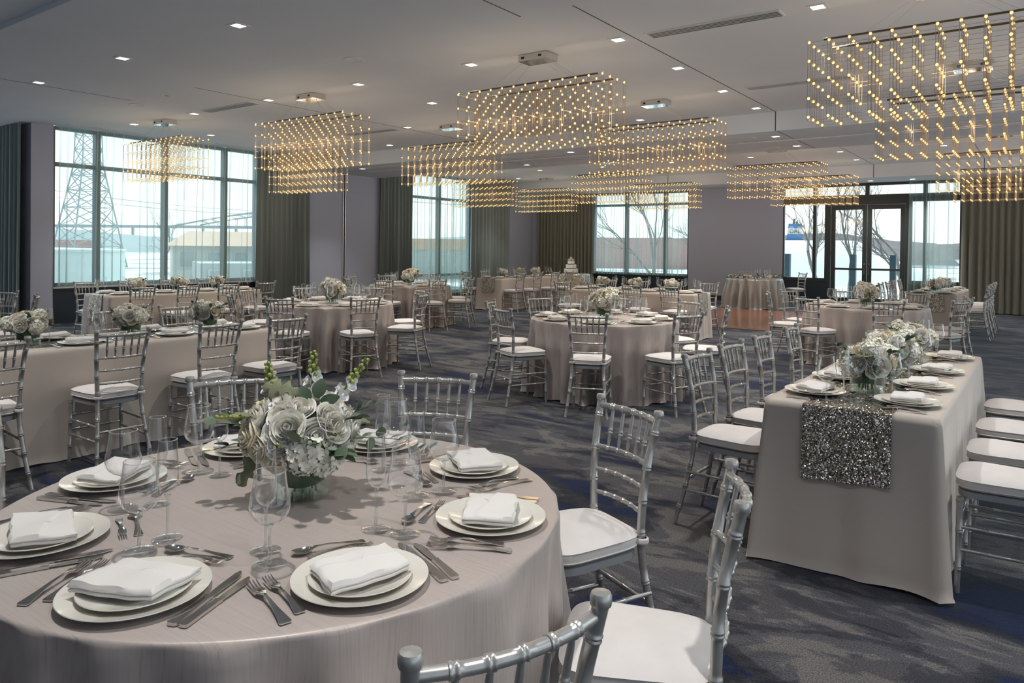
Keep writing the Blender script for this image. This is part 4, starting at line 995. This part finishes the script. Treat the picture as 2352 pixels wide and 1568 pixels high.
def building(name, label, a, b_, depth, z0, z1, wm, roof=None, wins=0, band=None):
    a = Vector(a); b_ = Vector(b_); d = (b_ - a); L = d.length; rz = atan2(d.y, d.x)
    t = thing(name, label, 'building', (a.x, a.y, 0), rz)
    MB().box(0, 0, z0, L, depth, z1).build('wall', wm, t, 0)
    if roof:
        h = roof; MB().add([(-.3, -.3, z1), (L + .3, -.3, z1), (L + .3, depth + .3, z1), (-.3, depth + .3, z1), (.8, depth / 2, z1 + h), (L - .8, depth / 2, z1 + h)], [(0, 1, 5, 4), (1, 2, 5), (2, 3, 4, 5), (3, 0, 4), (0, 3, 2, 1)]).build('roof', 'roof', t, 0)
    for i in range(wins):
        x = L * (i + .5) / wins; f = MB().box(x - .35, -.04, z1 - 1.05, x + .35, .01, z1 - .25).build('window', 'render', t, 0)
        MB().box(x - .29, -.055, z1 - .99, x + .29, -.041, z1 - .31).build('pane', 'winglass', f, 0)
    if band: MB().box(-.05, -.06, z1 - band, L + .05, -.005, z1).build('parapet', 'brick', t, 0)
    return t
building('pale_house', 'pale house with terracotta roof seen through the big left window', (-33.2, 18.6), (-30.9, 22.9), 6, -.55, 1.45, 'render', .75, 4)
building('grey_annex', 'low grey building behind the big left window, before the pale house', (-27.6, 16.6), (-26.4, 19.0), 4, -.55, .75, 'greywall', None, 2)
building('brick_warehouse', 'orange brick building beyond the two-pane window', (-35.5, 31.5), (-28.2, 41), 8, -.55, 2.05, 'greywall', None, 5, .72)
building('red_warehouse', 'long red brick building behind the three-pane window', (-46, 66), (-24, 78), 10, -.55, 2.75, 'redbrick', None, 0)
building('red_shed', 'low reddish shed at the left in the big window', (-84.2, 31), (-82, 37), 5, -.55, 1.9, 'redbrick', None, 0)
t = thing('storage_tank', 'pale green tank behind the left pane of the big left window', 'tank', (-28.4, 11.8, -.55))
MB().lathe([(2.0, 0), (2.0, 1.82), (1.96, 1.86), (0, 1.9)], 40).build('shell', 'tank', t); MB().lathe([(2.02, 1.76), (2.05, 1.78), (2.05, 1.84), (2.02, 1.86)], 40).build('rim', 'tank', t)
tag(MB().box(-.12, -.02, .3, .12, .02, .62).box(-.03, -.015, 0, .03, .015, .3).build('utility_sign', 'yellow', None, 0, (-21.8, 9.12, -.35)), 'small lime yellow sign outside the big left window', 'sign')
bpy.data.objects['utility_sign'].rotation_euler = (0, 0, radians(70))
MB().box(-.1, -.1, -.2, .1, .1, 0).build('footing', 'greywall', bpy.data.objects['utility_sign'], 0)
# lattice pylon
def lattice(mb, c, z0, z1, w0, w1, n, r):
    def corner(i, z): w = lerp(w0, w1, (z - z0) / (z1 - z0)) / 2; return (c[0] + (w if i in (0, 1) else -w), c[1] + (w if i in (1, 2) else -w), z)
    zs = [z0 + (z1 - z0) * (1 - (1 - k / n) ** 1.25) for k in range(n + 1)]
    for i in range(4):
        mb.tube([corner(i, z0), corner(i, z1)], r * 1.5, 5, False)
        for k in range(n):
            j = (i + 1) % 4; mb.tube([corner(i, zs[k]), corner(j, zs[k + 1])], r, 4, False); mb.tube([corner(j, zs[k]), corner(i, zs[k + 1])], r, 4, False); mb.tube([corner(i, zs[k + 1]), corner(j, zs[k + 1])], r, 4, False)
M['steelgrey'] = mat('galvanised_steel', (.34, .38, .39), .7, .0)
m = MB(); lattice(m, (-68.5, 30.6), -.55, 8.5, 4.6, 1.7, 6, .045); lattice(m, (-68.5, 30.6), 8.5, 19, 1.7, 1.1, 10, .035)
tag(m.build('lattice_pylon', 'steelgrey', None, 0), 'tall lattice pylon behind the left panes of the big window', 'pylon')
for i, (p, q) in enumerate((((-41.7, 14.0, 4.5), (-49.2, 36.3, 4.2)), ((-41.7, 14.0, 4.15), (-49.2, 36.3, 3.95)), ((-35, 32, 4.6), (-25, 42, 4.5)))):
    w = MB().tube([(lerp(p[0], q[0], k / 16), lerp(p[1], q[1], k / 16), lerp(p[2], q[2], k / 16) - .5 * sin(pi * k / 16) * .6) for k in range(17)], .022, 4).build('power_line', 'steelgrey', None)
    tag(w, ('upper power line across the big left window', 'lower power line across the big left window', 'power line across the two-pane window')[i], 'power line')
m = MB(); A_ = Vector((-236, 86)); B_ = Vector((-196, 159)); d = (B_ - A_)
def bp(u, z, s=0): q = A_ + d * u; n = Vector((-d.y, d.x)).normalized(); return (q.x + n.x * s, q.y + n.y * s, z)
for s in (0, 5):
    m.tube([bp(0, 6.6, s), bp(1, 7.6, s)], .42, 6)
    arch = [(.48 + .52 * k / 16, 7.2 + 6.4 * sin(pi * .5 * k / 16)) for k in range(17)]
    m.tube([bp(u, z, s) for u, z in arch], .22, 6); m.tube([bp(u, z - 1.3, s) for u, z in arch[3:]], .18, 6)
    for k in range(3, 16): m.tube([bp(arch[k][0], arch[k][1], s), bp(arch[k + 1][0], arch[k + 1][1] - 1.3, s)], .10, 4); m.tube([bp(arch[k][0], arch[k][1] - 1.3, s), bp(arch[k][0], 7.1, s)], .08, 4)
for k in range(9): m.tube([bp(k / 8.5, -.6, 2.5), bp(k / 8.5, 6.8, 2.5)], .45, 6)
tag(m.build('steel_bridge', 'steelgrey', None), 'distant steel arch bridge seen through the big left window', 'bridge')
# far side: white mound, ship's funnel, terrace posts, bare trees
M['snow'] = textured('white_tarpaulin', [(.3, (.56, .57, .56)), (.7, (.66, .66, .64))], (.5, .5, .5), 1, 4, .8)
m = MB(); rings = []
for u in range(21):
    x = lerp(-19.6, -5.2, u / 20); k = u / 20; top = 2.75 * min(1, (k / .10) ** .7, ((1 - k) / .34) ** .95) - .55
    rings.append([(x, 46 + .3 * x * .0, -.6), (x, 47.6, top * .55 - .2), (x, 49.5, max(top, -.5)), (x, 53, max(top, -.5)), (x, 57, -.6)])
m.loft(rings, False); tag(m.build('covered_mound', 'snow', None, 60), 'huge white covered mound outside behind the glazed door', 'mound')
sh = thing('ship_funnel', 'blue and white ship funnel rising behind the mound, seen left of the door', 'ship', (-15.45, 57.6, 0), radians(15))
blue = mat('funnel_blue', (.07, .20, .40), .5); hull = mat('ship_grey', (.16, .17, .18), .6)
def fz(z0, z1, w0, w1, m_, nm): MB().loft([[(-w, -.4, z), (w, -.4, z), (w, .4, z), (-w, .4, z)] for z, w in ((z0, w0), (z1, w1))]).build(nm, m_, sh, 0)
fz(2.35, 2.78, .60, .55, blue, 'blue_band'); fz(2.78, 3.2, .55, .50, 'render', 'white_band'); fz(3.2, 3.55, .50, .46, blue, 'top_band')
MB().tube([(-.1, 0, 3.55), (-.05, 0, 3.95)], .09, 8).tube([(.12, 0, 3.55), (.12, 0, 3.75)], .06, 8).build('exhaust_pipe', hull, sh); MB().box(-.9, -.5, 1.5, 2.4, .6, 2.349).build('superstructure', hull, sh, 0)
cu = bpy.data.curves.new('funnel_lettering', 'FONT'); cu.body = 'DAL'; cu.size = .40; cu.extrude = .004; cu.align_x = 'CENTER'; cu.offset = .008
t0 = bpy.data.objects.new('lettering_curve', cu); COL.objects.link(t0); bpy.context.view_layer.update()
me = bpy.data.meshes.new_from_object(t0.evaluated_get(bpy.context.evaluated_depsgraph_get())); bpy.data.objects.remove(t0)
tx = bpy.data.objects.new('funnel_lettering', me); COL.objects.link(tx); tx.parent = sh; tx.location = (0, -.412, 2.85); tx.rotation_euler = (pi / 2, 0, 0); me.materials.clear(); me.materials.append(hull)
M['post'] = mat('terrace_post', (.035, .07, .085), .5)
for i, (x, y) in enumerate(((-6.82, 24.6), (-4.95, 25.1), (-3.83, 25.2))):
    o = MB().box(-.085, -.085, -.55, .085, .085, 1.40).build('terrace_post', 'post', None, 0, (x, y, 0)); tag(o, 'dark square post on the terrace outside, %s of three' % ('leftmost', 'middle one', 'rightmost')[i], 'post', 'terrace posts')
tag(MB().box(-.35, -.2, -.55, .35, .2, .34).box(-.32, -.17, .34, .32, .17, .40).build('planter_box', mat('green_box', (.10, .20, .19), .6), None, 0, (-6.4, 25.4, 0)), 'green box on the terrace outside left of the door', 'planter')
struct(MB().box(-16, YF + .3, -.56, XR, 27, -.12), 'terrace', 'greywall')
M['bark'] = textured('grey_bark', [(.3, (.16, .15, .14)), (.7, (.26, .245, .22))], (6, 6, 2), 1, 4, .9)
def tree(x, y, H, seed, label, lean=0.0, spread=.6):
    rn = random.Random(seed); m = MB()
    def branch(p, d, L, r, lev):
        pts = [p]; dd = d.copy(); n = 5
        for i in range(n):
            dd = (dd + Vector((rn.uniform(-.16, .16), rn.uniform(-.16, .16), rn.uniform(-.05, .12)))).normalized(); pts.append(pts[-1] + dd * L / n)
        m.tube(pts, [r * (1 - .45 * i / n) for i in range(n + 1)], 6 if lev < 2 else 4, False)
        if lev >= 5 or r < .004: return
        k = rn.choice((2, 2, 3)) if lev else 3
        for i in range(k + (1 if lev in (1, 2, 3) else 0)):
            f = rn.uniform(.35, 1.0) if i else 1.0; q = pts[min(n, int(f * n))]
            a = rn.uniform(0, 6.28); e = rn.uniform(.35, .85) * spread * 1.4
            side_ = dd.orthogonal().normalized(); side_.rotate(Matrix.Rotation(a, 3, dd))
            branch(q, (dd + side_ * e).normalized(), L * rn.uniform(.58, .82), r * rn.uniform(.42, .62), lev + 1)
    branch(Vector((x, y, -.56)), Vector((lean, 0, 1)).normalized(), H * .36, H * .016, 0)
    return tag(m.build('bare_tree', 'bark', None, 180), label, 'tree')
tree(-6.25, 26.9, 6.0, 3, 'bare tree leaning left behind the window left of the door', -.14)
tree(-5.75, 28.6, 6.0, 8, 'bare tree with forked trunk behind the left door leaf', .05)
tree(-4.1, 30.5, 5.6, 14, 'bare branching tree behind the right door leaf', -.3)
tree(-12.7, 27.2, 6.5, 21, 'bare tree behind the middle of the three-pane window', .05)
tree(-10.8, 29.5, 6.0, 27, 'slender bare tree behind the right side of the three-pane window', -.1)
tree(-52, 28.5, 5.5, 33, 'bare bushy tree behind the middle panes of the big left window', .05, .8)

# ------------------------------------------------------------------ daylight
w = bpy.data.worlds.new('World'); SC.world = w; w.use_nodes = True; nt = w.node_tree
bg = nt.nodes['Background']; tc = nt.nodes.new('ShaderNodeTexCoord'); sx = nt.nodes.new('ShaderNodeSeparateXYZ'); rp = nt.nodes.new('ShaderNodeValToRGB')
nt.links.new(tc.outputs['Generated'], sx.inputs['Vector']); nt.links.new(sx.outputs['Z'], rp.inputs['Fac'])
ramp(rp, [(.0, (.33, .335, .325)), (.09, (.325, .345, .345)), (.17, (.30, .345, .36)), (.36, (.78, .90, 1.0)), (.8, (.78, .90, 1.0))])   # overcast: brightest overhead
# sky strength shaped by direction: dimmed behind the room to hold back fill
dp = nt.nodes.new('ShaderNodeVectorMath'); dp.operation = 'DOT_PRODUCT'; dp.inputs[1].default_value = (-.6, .8, 0); nt.links.new(tc.outputs['Generated'], dp.inputs[0])
mr = nt.nodes.new('ShaderNodeMapRange'); mr.inputs['From Min'].default_value = -.45; mr.inputs['From Max'].default_value = .35; mr.inputs['To Min'].default_value = .42; mr.inputs['To Max'].default_value = 2.0; nt.links.new(dp.outputs['Value'], mr.inputs['Value'])
nt.links.new(rp.outputs['Color'], bg.inputs['Color']); nt.links.new(mr.outputs['Result'], bg.inputs['Strength'])
for o in list(COL.objects):
    if o.type == 'MESH' and o.name.startswith('tmp'): bpy.data.objects.remove(o)
